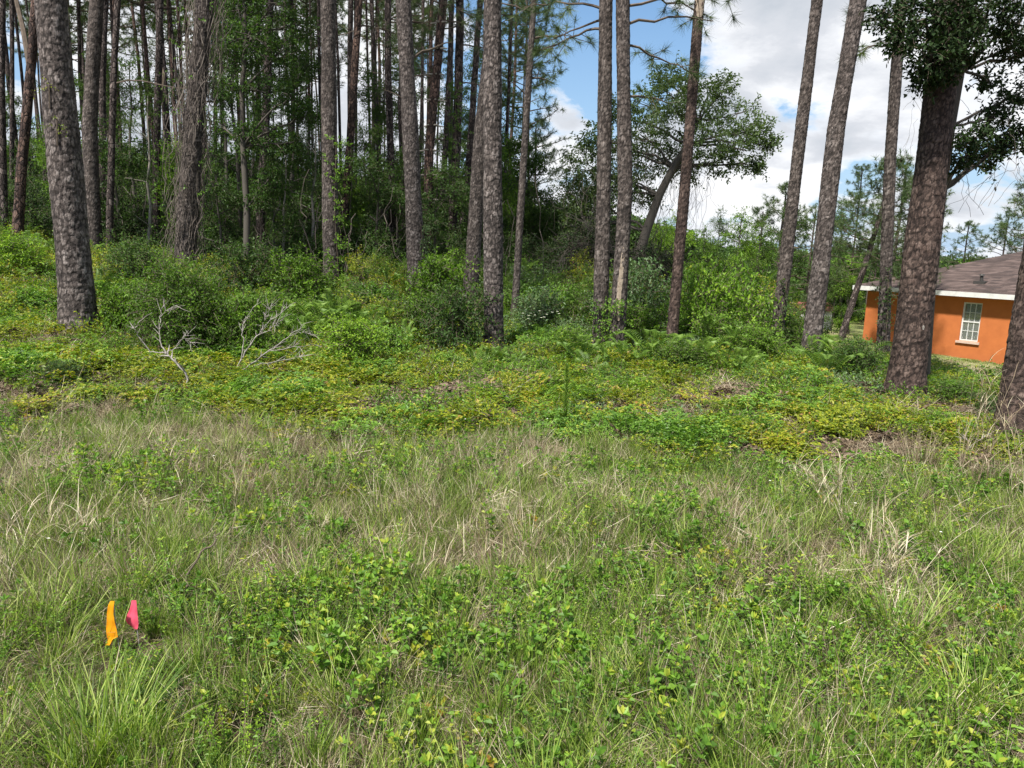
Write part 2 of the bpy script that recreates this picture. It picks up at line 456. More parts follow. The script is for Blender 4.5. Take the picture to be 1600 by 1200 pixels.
def stuff(o, label, cat):
    o['kind'] = 'stuff'; o['label'] = label; o['category'] = cat
    return o

# scatter through geometry nodes: only for what nobody could count
def scatter(name, label, cat, variants, pts, rot, scl, idx):
    me = bpy.data.meshes.new(name)
    n = len(pts)
    me.vertices.add(n); me.vertices.foreach_set('co', np.asarray(pts, np.float32).ravel())
    a = me.attributes.new('rot', 'FLOAT_VECTOR', 'POINT'); a.data.foreach_set('vector', np.asarray(rot, np.float32).ravel())
    a = me.attributes.new('scl', 'FLOAT', 'POINT'); a.data.foreach_set('value', np.asarray(scl, np.float32))
    a = me.attributes.new('idx', 'INT', 'POINT'); a.data.foreach_set('value', np.asarray(idx, np.int32))
    for m in {s for v in variants for s in v.materials}: me.materials.append(m)
    o = obj(name, me); stuff(o, label, cat)
    ng = bpy.data.node_groups.new(name + '_scatter', 'GeometryNodeTree')
    ng.interface.new_socket('Geometry', in_out='INPUT', socket_type='NodeSocketGeometry')
    ng.interface.new_socket('Geometry', in_out='OUTPUT', socket_type='NodeSocketGeometry')
    N = ng.nodes; Lk = ng.links
    gi, go = N.new('NodeGroupInput'), N.new('NodeGroupOutput')
    jn = N.new('GeometryNodeJoinGeometry')
    for v in reversed(variants):     # join order: last linked comes first
        src = bpy.data.objects.new(v.name + '_source', v)
        oi = N.new('GeometryNodeObjectInfo'); oi.inputs['Object'].default_value = src
        gti = N.new('GeometryNodeGeometryToInstance')
        Lk.new(oi.outputs['Geometry'], gti.inputs[0]); Lk.new(gti.outputs[0], jn.inputs[0])
    iop = N.new('GeometryNodeInstanceOnPoints'); iop.inputs['Pick Instance'].default_value = True
    Lk.new(gi.outputs[0], iop.inputs['Points']); Lk.new(jn.outputs[0], iop.inputs['Instance'])
    for nm, ty, so in (('rot', 'FLOAT_VECTOR', 'Rotation'), ('scl', 'FLOAT', 'Scale'), ('idx', 'INT', 'Instance Index')):
        na = N.new('GeometryNodeInputNamedAttribute'); na.data_type = ty; na.inputs['Name'].default_value = nm
        Lk.new(na.outputs['Attribute'], iop.inputs[so])
    Lk.new(iop.outputs[0], go.inputs[0])
    md = o.modifiers.new('scatter', 'NODES'); md.node_group = ng
    return o

# ------------------------------------------------------------------ ground sheet
def build_ground():
    xs = np.unique(np.r_[np.linspace(-900, -60, 12), np.linspace(-60, -16, 45), np.linspace(-16, 18, 171), np.linspace(18, 70, 60), np.linspace(70, 900, 12)])
    ys = np.unique(np.r_[np.linspace(-400, -12, 8), np.linspace(-12, 0, 12), np.linspace(0, 22, 111), np.linspace(22, 100, 80), np.linspace(100, 1500, 12)])
    X, Y = np.meshgrid(xs, ys)
    Z = ground(X, Y)
    v = np.stack([X, Y, Z], -1).reshape(-1, 3)
    nx, ny = len(xs), len(ys)
    i = np.arange(ny - 1)[:, None] * nx + np.arange(nx - 1)[None, :]
    f = np.stack([i, i + 1, i + nx + 1, i + nx], -1).reshape(-1, 4)
    m, k = new_mat('soil_and_turf')
    tcn = k.n('ShaderNodeTexCoord'); pos = tcn.outputs['Object']
    n1 = k.noise(pos, 22, 8, .7); n2 = k.noise(pos, 1.2, 5, .6); n3 = k.noise(pos, 90, 4, .7)
    soil = k.ramp(k.m('ADD', k.m('MULTIPLY', n1, .6), k.m('MULTIPLY', n3, .4)), [(.35, (.045, .032, .022)), (.52, (.12, .09, .06)), (.68, (.24, .19, .13))])
    lawn = k.ramp(k.m('ADD', k.m('MULTIPLY', n1, .5), k.m('MULTIPLY', n2, .6)), [(.35, (.09, .12, .035)), (.55, (.17, .19, .07)), (.75, (.28, .25, .13))])
    # mown lawn by the house
    sp = k.n('ShaderNodeSeparateXYZ'); k.l(pos, sp.inputs[0])
    ms = k.m('MULTIPLY', k.m('SUBTRACT', sp.outputs[0], k.m('ADD', 6.5, k.m('MULTIPLY', n2, 2))), .7, clamp=True)
    ms = k.m('MULTIPLY', ms, k.m('MULTIPLY', k.m('SUBTRACT', sp.outputs[1], 13), .4, clamp=True))
    c = k.mix(ms, soil, lawn)
    b = k.n('ShaderNodeBsdfPrincipled'); k.l(c, b.inputs['Base Color']); b.inputs['Roughness'].default_value = .95; b.inputs['Specular IOR Level'].default_value = .1
    bp = k.n('ShaderNodeBump'); bp.inputs['Strength'].default_value = .9; bp.inputs['Distance'].default_value = .03
    k.l(n1, bp.inputs['Height']); k.l(bp.outputs[0], b.inputs['Normal'])
    o = k.n('ShaderNodeOutputMaterial'); k.l(b.outputs[0], o.inputs[0])
    g = Geo(); g.add(v, f)
    go = obj('ground', g.mesh('ground', [m], True)); go['kind'] = 'structure'
build_ground()

# ------------------------------------------------------------------ house
def box_geo(g, o, ax, ay, az, a0, a1, b0, b1, c0, c1, mi=0):
    """box in a local frame"""
    cs = [(a, b, c) for c in (c0, c1) for b in (b0, b1) for a in (a0, a1)]
    v = [o + ax * a + ay * b + az * c for a, b, c in cs]
    g.add(v, [[0, 2, 3, 1], [4, 5, 7, 6], [0, 1, 5, 4], [1, 3, 7, 5], [3, 2, 6, 7], [2, 0, 4, 6]], .5, mi)

def build_house():
    n_ = P(1520, 563, 30.0); f_ = P(1347, 534, 33.9)
    z0 = (n_[2] + f_[2]) / 2 - .02
    u = np.array([n_[0] - f_[0], n_[1] - f_[1], 0]); u /= np.linalg.norm(u)   # along the visible wall, away from the far corner
    out = np.array([u[1], -u[0], 0])                                          # outward normal of the visible wall
    if out @ np.array([-1, -1, 0]) < 0: out = -out
    up = np.array([0, 0, 1.])
    o0 = np.array([f_[0], f_[1], 0])
    hroot = thing('house', 'orange stucco house with brown shingle hip roof and white fascia beyond the pines', 'house', (f_[0], f_[1], z0))
    base = -np.array([f_[0], f_[1], z0])
    org = np.array([0., 0, 0])
    LW, DW, H = 13.5, 9.5, 2.55
    # material of the wall: painted stucco over block
    m, k = new_mat('orange_stucco')
    tcn = k.n('ShaderNodeTexCoord')
    nz = k.noise(tcn.outputs['Object'], 3, 6, .6); n3 = k.noise(tcn.outputs['Object'], 60, 4, .7)
    sp = k.n('ShaderNodeSeparateXYZ'); k.l(tcn.outputs['Object'], sp.inputs[0])
    c = k.ramp(nz, [(.3, (.36, .103, .025)), (.7, (.43, .128, .032))])
    dirt = k.ramp(k.m('ADD', sp.outputs[2], k.m('MULTIPLY', nz, .3)), [(.1, 1.0), (.45, 0.0)])
    c = k.mix(k.m('MULTIPLY', dirt, .45), c, (.36, .105, .035))
    b = k.n('ShaderNodeBsdfPrincipled'); k.l(c, b.inputs['Base Color']); b.inputs['Roughness'].default_value = .9
    bp = k.n('ShaderNodeBump'); bp.inputs['Strength'].default_value = .3; bp.inputs['Distance'].default_value = .01; k.l(n3, bp.inputs['Height']); k.l(bp.outputs[0], b.inputs['Normal'])
    oo = k.n('ShaderNodeOutputMaterial'); k.l(b.outputs[0], oo.inputs[0])
    wallm = m
    white = plain_mat('white_trim_paint', (.46, .46, .45), (.60, .60, .585), 5, .6)
    # window placement along the wall from the photograph's proportions
    def along(px, depth=31.):
        d = ray(px, 500); dd = np.array([d[0], d[1]])
        A = np.array([[dd[0], -u[0]], [dd[1], -u[1]]]); s = np.linalg.solve(A, o0[:2]); return s[1]
    wa, wb = along(1502), along(1532)
    wz0, wz1 = .83, 2.17
    def hgt(px, py, a):   # height above the floor of the wall point seen there
        d = ray(px, py); q = o0 + u * a; return EYE + d[2] * (q[1] / d[1]) - z0
    wz0, wz1 = hgt(1512, 533, (wa + wb) / 2), hgt(1522, 473, (wa + wb) / 2)
    T = .2
    # wall with a real opening: 4 boxes on the visible side, plain boxes elsewhere
    def wall(a0, a1, c0, c1):
        g = Geo(); box_geo(g, org, u, out, up, a0, a1, -T, 0, c0, c1)
        return g
    g = Geo()
    for (a0, a1, c0, c1) in ((0, wa, -.8, H), (wb, LW, -.8, H), (wa, wb, -.8, wz0), (wa, wb, wz1, H)):
        box_geo(g, org, u, out, up, a0, a1, -T, 0, c0, c1)
    box_geo(g, org, u, out, up, 0, T, -DW, -T, -.8, H)
    box_geo(g, org, u, out, up, LW - T, LW, -DW, -T, -.8, H)
    box_geo(g, org, u, out, up, T, LW - T, -DW, -DW + T, -.8, H)
    obj('wall', g.mesh('house_wall', [wallm]), hroot)
    g = Geo(); box_geo(g, org, u, out, up, T, LW - T, -DW + T, -T, H - .1, H - .02); box_geo(g, org, u, out, up, T, LW - T, -DW + T, -T, -.2, 0)
    obj('ceiling', g.mesh('house_ceiling', [white]), hroot)
    # roof: hip roof in courses of shingles
    m, k = new_mat('brown_shingle')
    tcn = k.n('ShaderNodeTexCoord')
    at = k.n('ShaderNodeAttribute', attribute_type='GEOMETRY', attribute_name='tone')
    nz = k.noise(tcn.outputs['Object'], 26, 5, .7)
    c = k.ramp(k.m('ADD', k.m('MULTIPLY', at.outputs['Fac'], .5), k.m('MULTIPLY', nz, .5)), [(.25, (.038, .026, .023)), (.5, (.070, .048, .042)), (.75, (.11, .078, .069))])
    b = k.n('ShaderNodeBsdfPrincipled'); k.l(c, b.inputs['Base Color']); b.inputs['Roughness'].default_value = .9
    oo = k.n('ShaderNodeOutputMaterial'); k.l(b.outputs[0], oo.inputs[0]); shm = m
    OV = .45; a0, a1, b0, b1 = -OV, LW + OV, OV, -DW - OV
    ridge_h = 1.85; half = (b0 - b1) / 2
    RZ = H + .12
    g = Geo()
    rows = 36
    cor = lambda t: [(a0 + half * t, b0 - half * t), (a1 - half * t, b0 - half * t), (a1 - half * t, b1 + half * t), (a0 + half * t, b1 + half * t)]
    for r in range(rows):
        t0, t1 = r / rows, (r + 1) / rows
        c0, c1 = cor(t0), cor(t1)
        for s in range(4):
            p, q = np.array(c0[s]), np.array(c0[(s + 1) % 4]); p2, q2 = np.array(c1[s]), np.array(c1[(s + 1) % 4])
            n = max(1, int(np.linalg.norm(q - p) / .34))
            for i in range(n):
                e0, e1 = i / n, (i + 1) / n
                A, B, C, D = p + (q - p) * e0, p + (q - p) * e1, p2 + (q2 - p2) * e1, p2 + (q2 - p2) * e0
                za, zb = RZ + ridge_h * t0 + .014 + random.uniform(0, .003), RZ + ridge_h * t1
                v = [org + u * w_[0] + out * w_[1] + up * z for w_, z in ((A, za), (B, za), (C, zb), (D, zb), (A, za - .014), (B, za - .014))]
                g.add(v, [[0, 1, 2, 3], [4, 5, 1, 0]], random.random())
    rf = obj('roof', g.mesh('house_roof', [shm]), hroot)
    # fascia board and soffit
    g = Geo()
    for (x0, x1, y0, y1) in ((a0 - .02, a1 + .02, b0, b0 + .025), (a0 - .02, a1 + .02, b1 - .025, b1)):
        box_geo(g, org, u, out, up, x0, x1, y0, y1, H - .06, RZ + .012)
    for (x0, x1) in ((a0 - .02, a0), (a1, a1 + .02)):
        box_geo(g, org, u, out, up, x0, x1, b1, b0, H - .06, RZ + .012)
    obj('fascia', g.mesh('house_fascia', [white]), hroot)
    g = Geo()
    box_geo(g, org, u, out, up, a0, a1, .003, b0, H - .03, H - .01)
    box_geo(g, org, u, out, up, a0, -.003, b1, 0, H - .03, H - .01)
    obj('soffit', g.mesh('house_soffit', [plain_mat('soffit_paint', (.5, .48, .45), (.58, .56, .53), 3, .6)]), hroot)
    # window: frame, mullions, six panes in each of two sashes, sill, blind
    glass, k = new_mat('window_glass')
    b = k.n('ShaderNodeBsdfPrincipled'); b.inputs['Base Color'].default_value = (.9, .95, .95, 1); b.inputs['Roughness'].default_value = .03
    b.inputs['Transmission Weight'].default_value = .9; b.inputs['IOR'].default_value = 1.05
    gl = k.n('ShaderNodeBsdfGlossy'); gl.inputs['Roughness'].default_value = .02
    lw = k.n('ShaderNodeFresnel'); lw.inputs[0].default_value = 1.6
    mx = k.n('ShaderNodeMixShader'); k.l(k.m('ADD', lw.outputs[0], .05), mx.inputs[0]); k.l(b.outputs[0], mx.inputs[1]); k.l(gl.outputs[0], mx.inputs[2])
    oo = k.n('ShaderNodeOutputMaterial'); k.l(mx.outputs[0], oo.inputs[0])
    wr = obj('window', None, hroot)
    F = .055; IN = -.09
    g = Geo()
    box_geo(g, org, u, out, up, wa, wa + F, IN - .03, IN + .03, wz0, wz1); box_geo(g, org, u, out, up, wb - F, wb, IN - .03, IN + .03, wz0, wz1)
    box_geo(g, org, u, out, up, wa + F, wb - F, IN - .03, IN + .03, wz0, wz0 + F); box_geo(g, org, u, out, up, wa + F, wb - F, IN - .03, IN + .03, wz1 - F, wz1)
    mid = (wz0 + wz1) / 2
    box_geo(g, org, u, out, up, wa + F, wb - F, IN - .025, IN + .035, mid - .028, mid + .028)
    obj('frame', g.mesh('window_frame', [white]), wr)
    cols, B = 3, .022
    for (s0, s1) in ((wz0 + F, mid - .028), (mid + .028, wz1 - F)):
        for r_ in range(1, 2):
            zz = s0 + (s1 - s0) * r_ / 2
            g = Geo(); box_geo(g, org, u, out, up, wa + F, wb - F, IN - .006, IN + .018, zz - B / 2, zz + B / 2); obj('glazing_bar', g.mesh('glazing_bar', [white]), wr)
        for c_ in (1, 2):
            xx = wa + F + (wb - wa - 2 * F) * c_ / 3
            g = Geo(); box_geo(g, org, u, out, up, xx - B / 2, xx + B / 2, IN - .006, IN + .016, s0, s1); obj('glazing_bar', g.mesh('glazing_bar', [white]), wr)
        for r_ in range(2):
            for c_ in range(3):
                xa = wa + F + (wb - wa - 2 * F) * c_ / 3; xb = wa + F + (wb - wa - 2 * F) * (c_ + 1) / 3
                za = s0 + (s1 - s0) * r_ / 2; zb = s0 + (s1 - s0) * (r_ + 1) / 2
                g = Geo(); box_geo(g, org, u, out, up, xa + .012, xb - .012, IN - .002, IN + .003, za + .012, zb - .012); obj('pane', g.mesh('window_pane', [glass]), wr)
    g = Geo(); box_geo(g, org, u, out, up, wa - .09, wb + .09, .002, .07, wz0 - .10, wz0 - .01)
    obj('sill', g.mesh('window_sill', [plain_mat('sill_concrete', (.42, .30, .24), (.52, .40, .33), 8, .8)]), wr)
    # curtain with pleats behind the glass
    g = Geo(); n = 60
    xs = np.linspace(wa + F, wb - F, n); yy = -.22 + .025 * np.sin(np.arange(n) * 1.1) - .02
    v = np.concatenate([[org + u * x + out * y + up * (wz0 + F) for x, y in zip(xs, yy)], [org + u * x + out * y + up * (wz1 - F) for x, y in zip(xs, yy)]])
    i = np.arange(n - 1); g.add(v, np.stack([i, i + 1, i + 1 + n, i + n], 1))
    obj('curtain', g.mesh('curtain', [plain_mat('grey_curtain', (.10, .11, .11), (.19, .20, .20), 3, .8)], True), wr)
    # roof vent
    d = ray(1497, 440)
    va = along(1497) + .4; t = .21
    vb = b0 - half * t; vz = RZ + ridge_h * t
    met = plain_mat('dark_metal', (.03, .03, .03), (.06, .055, .05), 20, .6)
    g = Geo()
    c0 = org + u * va + out * vb
    tube(g, [c0 + up * (vz - .1), c0 + up * (vz + .15), c0 + up * (vz + .30)], [.06, .06, .06], 12)
    tube(g, [c0 + up * (vz + .28), c0 + up * (vz + .34)], [.11, .08], 12)
    box_geo(g, org, u, out, up, va - .22, va + .22, vb - .15, vb + .20, vz - .06, vz + .06)
    obj('roof_vent', g.mesh('roof_vent', [met]), rf)
build_house()

# ------------------------------------------------------------------ trunks
def trunk_path(key, H):
    bx, by, D, wb, tx, wt, mid = TREES[key]
    b = P(bx, by, D)
    b[2] = gz(b[0], b[1])
    t = P(tx, 0, D)
    pts = [b]
    if mid:
        pts.append(P(mid[0], mid[1], D))
    pts.append(t)
    dvec = (t - pts[-2]); dvec = dvec / dvec[2]
    if mid: dvec = (t - b) / (t[2] - b[2]) * .6 + dvec * .4
    zc_, top = t.copy(), H + b[2]
    q = t.copy()
    while q[2] < top - .5:
        s = min(2.5, top - q[2]); dvec = dvec * np.array([.8, .8, 1]); q = q + dvec * s; pts.append(q.copy())
    pts = np.array(pts)
    oc = math.cos(math.atan((bx - 800) / FPX)) * .96
    r0, r1 = wb * D / FPX / 2 * oc, wt * D / FPX / 2 * oc
    def at(z):
        z = np.asarray(z, float)
        # smooth (pchip-like) interpolation by z
        x = np.interp(z, pts[:, 2], pts[:, 0]); y = np.interp(z, pts[:, 2], pts[:, 1])
        return x, y
    def rad(z):
        z = np.asarray(z, float)
        hz_ = z - b[2]; ht = t[2] - b[2]
        r = r0 + (r1 - r0) * np.clip(hz_ / ht, 0, 1)
        r = np.where(hz_ > ht, r1 * (1 - .82 * np.clip((hz_ - ht) / (H - ht), 0, 1)), r)
        return r * (1 + .30 * np.exp(-np.maximum(hz_, 0) / .22) * .6)
    return b, t, at, rad, top

def plates(U, V, circ, cw, ch, seed):
    """cells on an unwrapped cylinder: distance to the nearest edge, a random value and the height inside the cell"""
    rg = np.random.default_rng(seed)
    nu = max(4, int(round(circ / cw))); cwr = circ / nu
    nv = int((V.max() - V.min()) / ch) + 6
    JX, JY, RV = rg.random((nu, nv)), rg.random((nu, nv)), rg.random((nu, nv))
    v0 = V.min() - 2 * ch
    ci, cj = np.floor(U / cwr).astype(int), np.floor((V - v0) / ch).astype(int)
    F1 = np.full(U.shape, 9.); F2 = F1.copy(); cell = np.zeros(U.shape); dv = np.zeros(U.shape)
    for a in (-1, 0, 1):
        for b in (-1, 0, 1):
            i, j = ci + a, np.clip(cj + b, 0, nv - 1); im = i % nu
            sx = (i + .15 + .7 * JX[im, j] + .5 * (j % 2)) * 1.0; sy = cj + b + .15 + .7 * JY[im, j]
            dx = (U / cwr - sx); dx = (dx + nu / 2) % nu - nu / 2
            dy = (V - v0) / ch - sy
            d = np.maximum(np.abs(dx), np.abs(dy)) * .7 + (np.abs(dx) + np.abs(dy)) * .22
            c1 = d < F1
            F2 = np.where(c1, F1, np.minimum(F2, d)); cell = np.where(c1, RV[im, j], cell); dv = np.where(c1, dy, dv); F1 = np.where(c1, d, F1)
    return F2 - F1, cell, dv

def detailed_trunk(key, H, mat, seed, res=.014, cw=.06, ch=.075, depth=.011):
    b, t, at, rad, top = trunk_path(key, H)
    rr = float(rad(b[2] + 1))
    nu = int(2 * math.pi * rr / res)
    ztop = t[2] + .25
    zs = np.r_[np.arange(b[2] - .25, ztop, res * 1.15), np.arange(ztop + .1, top, .5), top]
    rg = np.random.default_rng(seed); cs = rg.uniform(.8, 1.1)
    th = np.arange(nu) / nu * 2 * np.pi
    TH, Z = np.meshgrid(th, zs)
    circ = 2 * math.pi * rr
    U, V = ((TH - np.pi / 2) % (2 * np.pi)) / (2 * np.pi) * circ, Z - b[2]
    wu = .050 * (fbm(U + seed, V, .055) - .5) + .05 * (fbm(U + seed, V + 9, .22) - .5)
    wv = .075 * (fbm(U + 40 + seed, V, .045) - .5) + .10 * (fbm(U + 20, V + seed, .25) - .5)
    flaky = fbm(U + seed * 3, V * .7, .35)
    e, cell, dy = plates((U + wu) % circ, V + wv, circ, cw * cs, ch * cs * 1.2, seed)
    e2, cell2, dy2 = plates((U + wu * 1.3) % circ, V + wv * 1.3, circ, cw * .5 * cs, ch * .62 * cs, seed + 9)
    h = depth * (.5 + flaky) * (np.clip(e / .10, 0, 1) * .8 + .7 * (cell - .5) - .55 * dy) + depth * .45 * (np.clip(e2 / .12, 0, 1) + .9 * (cell2 - .5) - .6 * dy2)
    lump = rr * .035 * np.sin(V * 1.3 + seed) * np.cos(TH - seed) + rr * .03 * np.sin(V * 2.9 + TH * 2 + seed * 2)
    h = np.where(Z > ztop, 0, h)
    Rr = rad(Z) + h + lump - depth * .7
    cx_, cy_ = at(Z)
    # root flare
    fl = np.exp(-np.maximum(V, 0) / .10) * rr * .26 * (.5 + .5 * np.cos(TH * 4 + seed))
    Rr = Rr + fl
    X, Y = cx_ + Rr * np.cos(TH), cy_ + Rr * np.sin(TH)
    v = np.stack([X, Y, Z], -1).reshape(-1, 3) - b
    n = len(zs)
    i = np.arange(n - 1)[:, None] * nu; j = np.arange(nu)[None, :]; j2 = (j + 1) % nu
    f = np.stack([i + j, i + j2, i + nu + j2, i + nu + j], -1).reshape(-1, 4)
    g = Geo(); g.add(v, f)
    me = g.mesh('pine_trunk', [mat], True)
    for nm, arr in (('edge', np.minimum(e + .08 * flaky, e2 * 1.8 + .05 + .12 * flaky)), ('cell', cell * .4 + cell2 * .6)):
        a = me.attributes.new(nm, 'FLOAT', 'POINT'); a.data.foreach_set('value', arr.ravel().astype(np.float32))
    add_uv(me, np.stack([U, V], -1).reshape(-1, 2), f, circ)
    return me, b, at, rad, top

def add_uv(me, uvv, f, circ):
    uv = uvv[f]                                  # (faces, 4, 2)
    wrap = (uv[:, :, 0].max(1) - uv[:, :, 0].min(1)) > circ / 2
    fix = wrap[:, None] & (uv[:, :, 0] < circ / 2)
    uv[:, :, 0] = np.where(fix, uv[:, :, 0] + circ, uv[:, :, 0])
    l = me.uv_layers.new(name='UVMap'); l.data.foreach_set('uv', uv.reshape(-1).astype(np.float32))

def coarse_trunk_mesh(b, at, rad, top, mat, sides=12, dz=.45, seed=0, name='pine_trunk'):
    zs = np.r_[np.arange(b[2] - .25, top, dz), top]
    th = np.arange(sides) / sides * 2 * np.pi
    TH, Z = np.meshgrid(th, zs)
    rr = float(rad(b[2] + 1)); circ = 2 * math.pi * rr
    lump = rr * .06 * np.sin(Z * 1.9 + seed) * np.cos(TH - seed) + rr * .05 * np.sin(Z * 4.1 + TH * 3 + seed)
    Rr = rad(Z) + lump
    cx_, cy_ = at(Z)
    wob = rr * .25
    cx_ = cx_ + wob * np.sin(Z * .8 + seed) ; cy_ = cy_ + wob * np.cos(Z * .7 + seed)
    v = np.stack([cx_ + Rr * np.cos(TH), cy_ + Rr * np.sin(TH), Z], -1).reshape(-1, 3) - b
    n = len(zs); nu = sides
    i = np.arange(n - 1)[:, None] * nu; j = np.arange(nu)[None, :]; j2 = (j + 1) % nu
    f = np.stack([i + j, i + j2, i + nu + j2, i + nu + j], -1).reshape(-1, 4)
    g = Geo(); g.add(v, f)
    me = g.mesh(name, [mat], True)
    add_uv(me, np.stack([TH / (2 * np.pi) * circ, Z - b[2]], -1).reshape(-1, 2), f, circ)
    return me

# ------------------------------------------------------------------ pine crowns
def tuft_needles(g, pos, d, n, L, wd, rg, mi=0):
    """needles round each twig end: pos (k,3), d (k,3)"""
    k = len(pos)
    dd = np.repeat(unit(d), n, 0); pp = np.repeat(pos, n, 0)
    back = rg.uniform(-.45, .05, k * n)[:, None] * L
    pp = pp + dd * back
    r = unit(dd * rg.uniform(.1, 1.1, (k * n, 1)) + rg.normal(size=(k * n, 3)) * .62)
    ll = L * rg.uniform(.65, 1.1, (k * n, 1))
    tip = pp + r * ll - np.array([[0, 0, 1.]]) * ll * .12
    s = unit(np.cross(r, rg.normal(size=(k * n, 3)))) * wd / 2
    v = np.stack([pp - s, pp + s, tip], 1).reshape(-1, 3)
    f = np.arange(k * n * 3).reshape(-1, 3)
    tone = np.repeat(np.repeat(rg.uniform(.15, .85, k), n) + rg.uniform(-.15, .15, k * n), 3)
    g.add(v, f, tone, mi)

def pine_crown(seed, Hc=7.0, spread=2.6, nb=34, tufts=9, needles=20, L=.2, wd=.007, sparse=0.0):
    rg = np.random.default_rng(seed); rd = random.Random(seed)
    g = Geo()
    for i in range(nb):
        t = (i + rd.random()) / nb
        h = -Hc * (1 - t)
        ln = spread * (math.sin(math.pi * min(1, .28 + t * .72)) ** .8) * rd.uniform(.55, 1.1) + .25
        az = i * 2.4 + rd.uniform(-.5, .5)
        rise = rd.uniform(-.1, .35) + t * .5
        p0 = np.array([0, 0, h]); p1 = np.array([math.cos(az) * ln, math.sin(az) * ln, h + ln * rise])
        c = bez(p0, p1, rd.uniform(-.18, .06), 6, .08, rd)
        tube(g, c, np.linspace(.026, .007, 6) * (ln / 2 + .3), 5, .5, 1)
        pos, dr = [], []
        for q in range(tufts):
            s = rd.uniform(.35, 1) if q else 1.0
            k_ = s * 5; a = int(min(4, k_)); base = c[a] + (c[a + 1] - c[a]) * (k_ - a)
            dm = unit(c[a + 1] - c[a]); sd_ = unit(dm * .6 + rg.normal(size=3) * .7 + np.array([0, 0, .35]))
            tl = rd.uniform(.15, .6) * (1.15 - s * .4)
            e = base + sd_ * tl
            tube(g, [base, base + sd_ * tl * .5 + np.array([0, 0, -.02]), e], [.008, .006, .004], 3, .5, 1)
            pos.append(e); dr.append(sd_)
            if tl > .3: pos.append(base + sd_ * tl * .55 + rg.normal(size=3) * .05); dr.append(unit(sd_ + rg.normal(size=3) * .6))
        tuft_needles(g, np.array(pos), np.array(dr), needles, L, wd, rg)
    tuft_needles(g, rg.normal(size=(8, 3)) * .25, unit(rg.normal(size=(8, 3)) + [0, 0, 1]), needles, L, wd, rg)
    return g.mesh('pine_crown', [M['needle'], M['twig']])
CROWNS = [pine_crown(s) for s in (11, 12, 13)]
FARCROWNS = [pine_crown(s, Hc, sp_, nb, 11, 20, .30, .022) for s, Hc, sp_, nb in ((21, 7.5, 2.6, 34), (22, 6.5, 2.3, 30), (23, 9, 3.0, 38), (24, 5, 2.0, 24))]

def branch_stub(at, rad, b, z, az, ln, mat, parent, drop=-.1, r=.022):
    x, y = at(z); p0 = np.array([float(x), float(y), z]) - b
    p1 = p0 + np.array([math.cos(az) * ln, math.sin(az) * ln, ln * drop])
    g = Geo(); tube(g, bez(p0, p1, .1, 7, .1), np.linspace(r, r * .3, 7), 6)
    obj('branch', g.mesh('dead_branch_stub', [mat]), parent)

PINE = {
 'A': ('stout grey plated pine trunk at the left with two green sprigs in its bark', 'bark_grey', 3),
 'K': ('pine trunk with a leafy vine climbing its right side, in the left woods', 'bark_plate', 2),
 'O': ('grey pine with ivy leaves up its right side and a bare stub high up', 'bark_grey', 2),
 'Rr': ('pine leaning right, its top passing behind the straight pine at the centre', 'bark_plate', 2),
 'Sx': ('straight plated pine standing in front of the leaning pine at the centre', 'bark_grey', 3),
 'U': ('left one of the pair of close pines before the vine heap', 'bark_plate', 2),
 'V': ('right one of the close pair of pines, pale bare strip low on its trunk', 'bark_plate', 2),
 'Wt': ('slim reddish dead pine with broken pale wood at its top, alone right of the oak', 'bark_plate_red', 2),
 'Y': ('slim dark pine leaning right, just left of the thicker curved pine', 'bark_plate', 2),
 'Z': ('curved grey pine leaning right, standing at the edge of the lawn', 'bark_grey', 2),
 'AA': ('narrow dark pine in front of the far corner of the orange house', 'bark_plate', 2),
 'AB': ('thickest pine, with reddish bark, in front of the left part of the orange house', 'bark_plate_red', 3),
 'AC': ('nearest pine, cut off by the right edge of the photo', 'bark_plate_red', 3),
 'T': ('thin pine leaning right just right of the straight centre pine', 'bark_plate', 1),
 'I': ('thick trunk shaggy with hanging dry vines in the left woods', 'bark_plate', 2),
 'F': ('dark pine right behind the stout grey pine at the left', 'bark_plate', 1),
}
BACKPINE = {
 'B': 'dark pine trunk at the very left edge of the photo', 'B2': 'thin pine trunk second from the left edge of the photo',
 'C': 'pine with a bend in its trunk, leaning right, left of the stout grey pine', 'E': 'thin far pine just left of the stout grey pine',
 'J': 'pine behind the bent pine left of the stout grey pine', 'F2': 'slim dark pine touching the right side of the dark pine behind the stout grey one',
 'G': 'slim straight pine standing free, right of the stout grey pine', 'H': 'slim forked pine left of the vine covered trunk',
 'X1': 'dark shaded pine right of the vine covered trunk', 'L': 'slim reddish pine leaning right, beside the vine clad pine',
 'M': 'thin far pine behind the slim reddish pine', 'N': 'slim upright pine midway between the reddish pine and the ivy pine',
 'X2': 'shaded pine close behind the ivy pine, at its left', 'P': 'pine with rings of branch whorls just right of the ivy pine',
 'Q2': 'thinner pine between the whorled pine and a green clad pine', 'Q1': 'pine with green foliage clinging to its upper trunk, right of the whorled pine',
 'Q3': 'slim far pine leaning right, behind the leaning centre pine'}
ROOTS = {}
sd_i = 0
for key, (label, mat, q) in PINE.items():
    sd_i += 1
    H = random.uniform(18, 22) if key != 'Wt' else 8.2
    res = {1: .024, 2: .018, 3: .0145}[q]
    sc = {1: 1.0, 2: 1.0, 3: 1.15}[q]
    me, b, at, rad, top = detailed_trunk(key, H, M[mat], 40 + sd_i, res, .054 * sc, .064 * sc, .0040 + .0011 * q)
    root = thing('pine_tree', label, 'pine tree', b, 'pines standing in the lot')
    obj('trunk', me, root)
    ROOTS[key] = (root, b, at, rad, top)
    if key != 'Wt':
        x, y = at(top); obj('crown', CROWNS[sd_i % 3], root, np.array([float(x), float(y), top + .1]) - b, (0, 0, random.uniform(0, 6)), random.uniform(.9, 1.15))
sd_i = 0
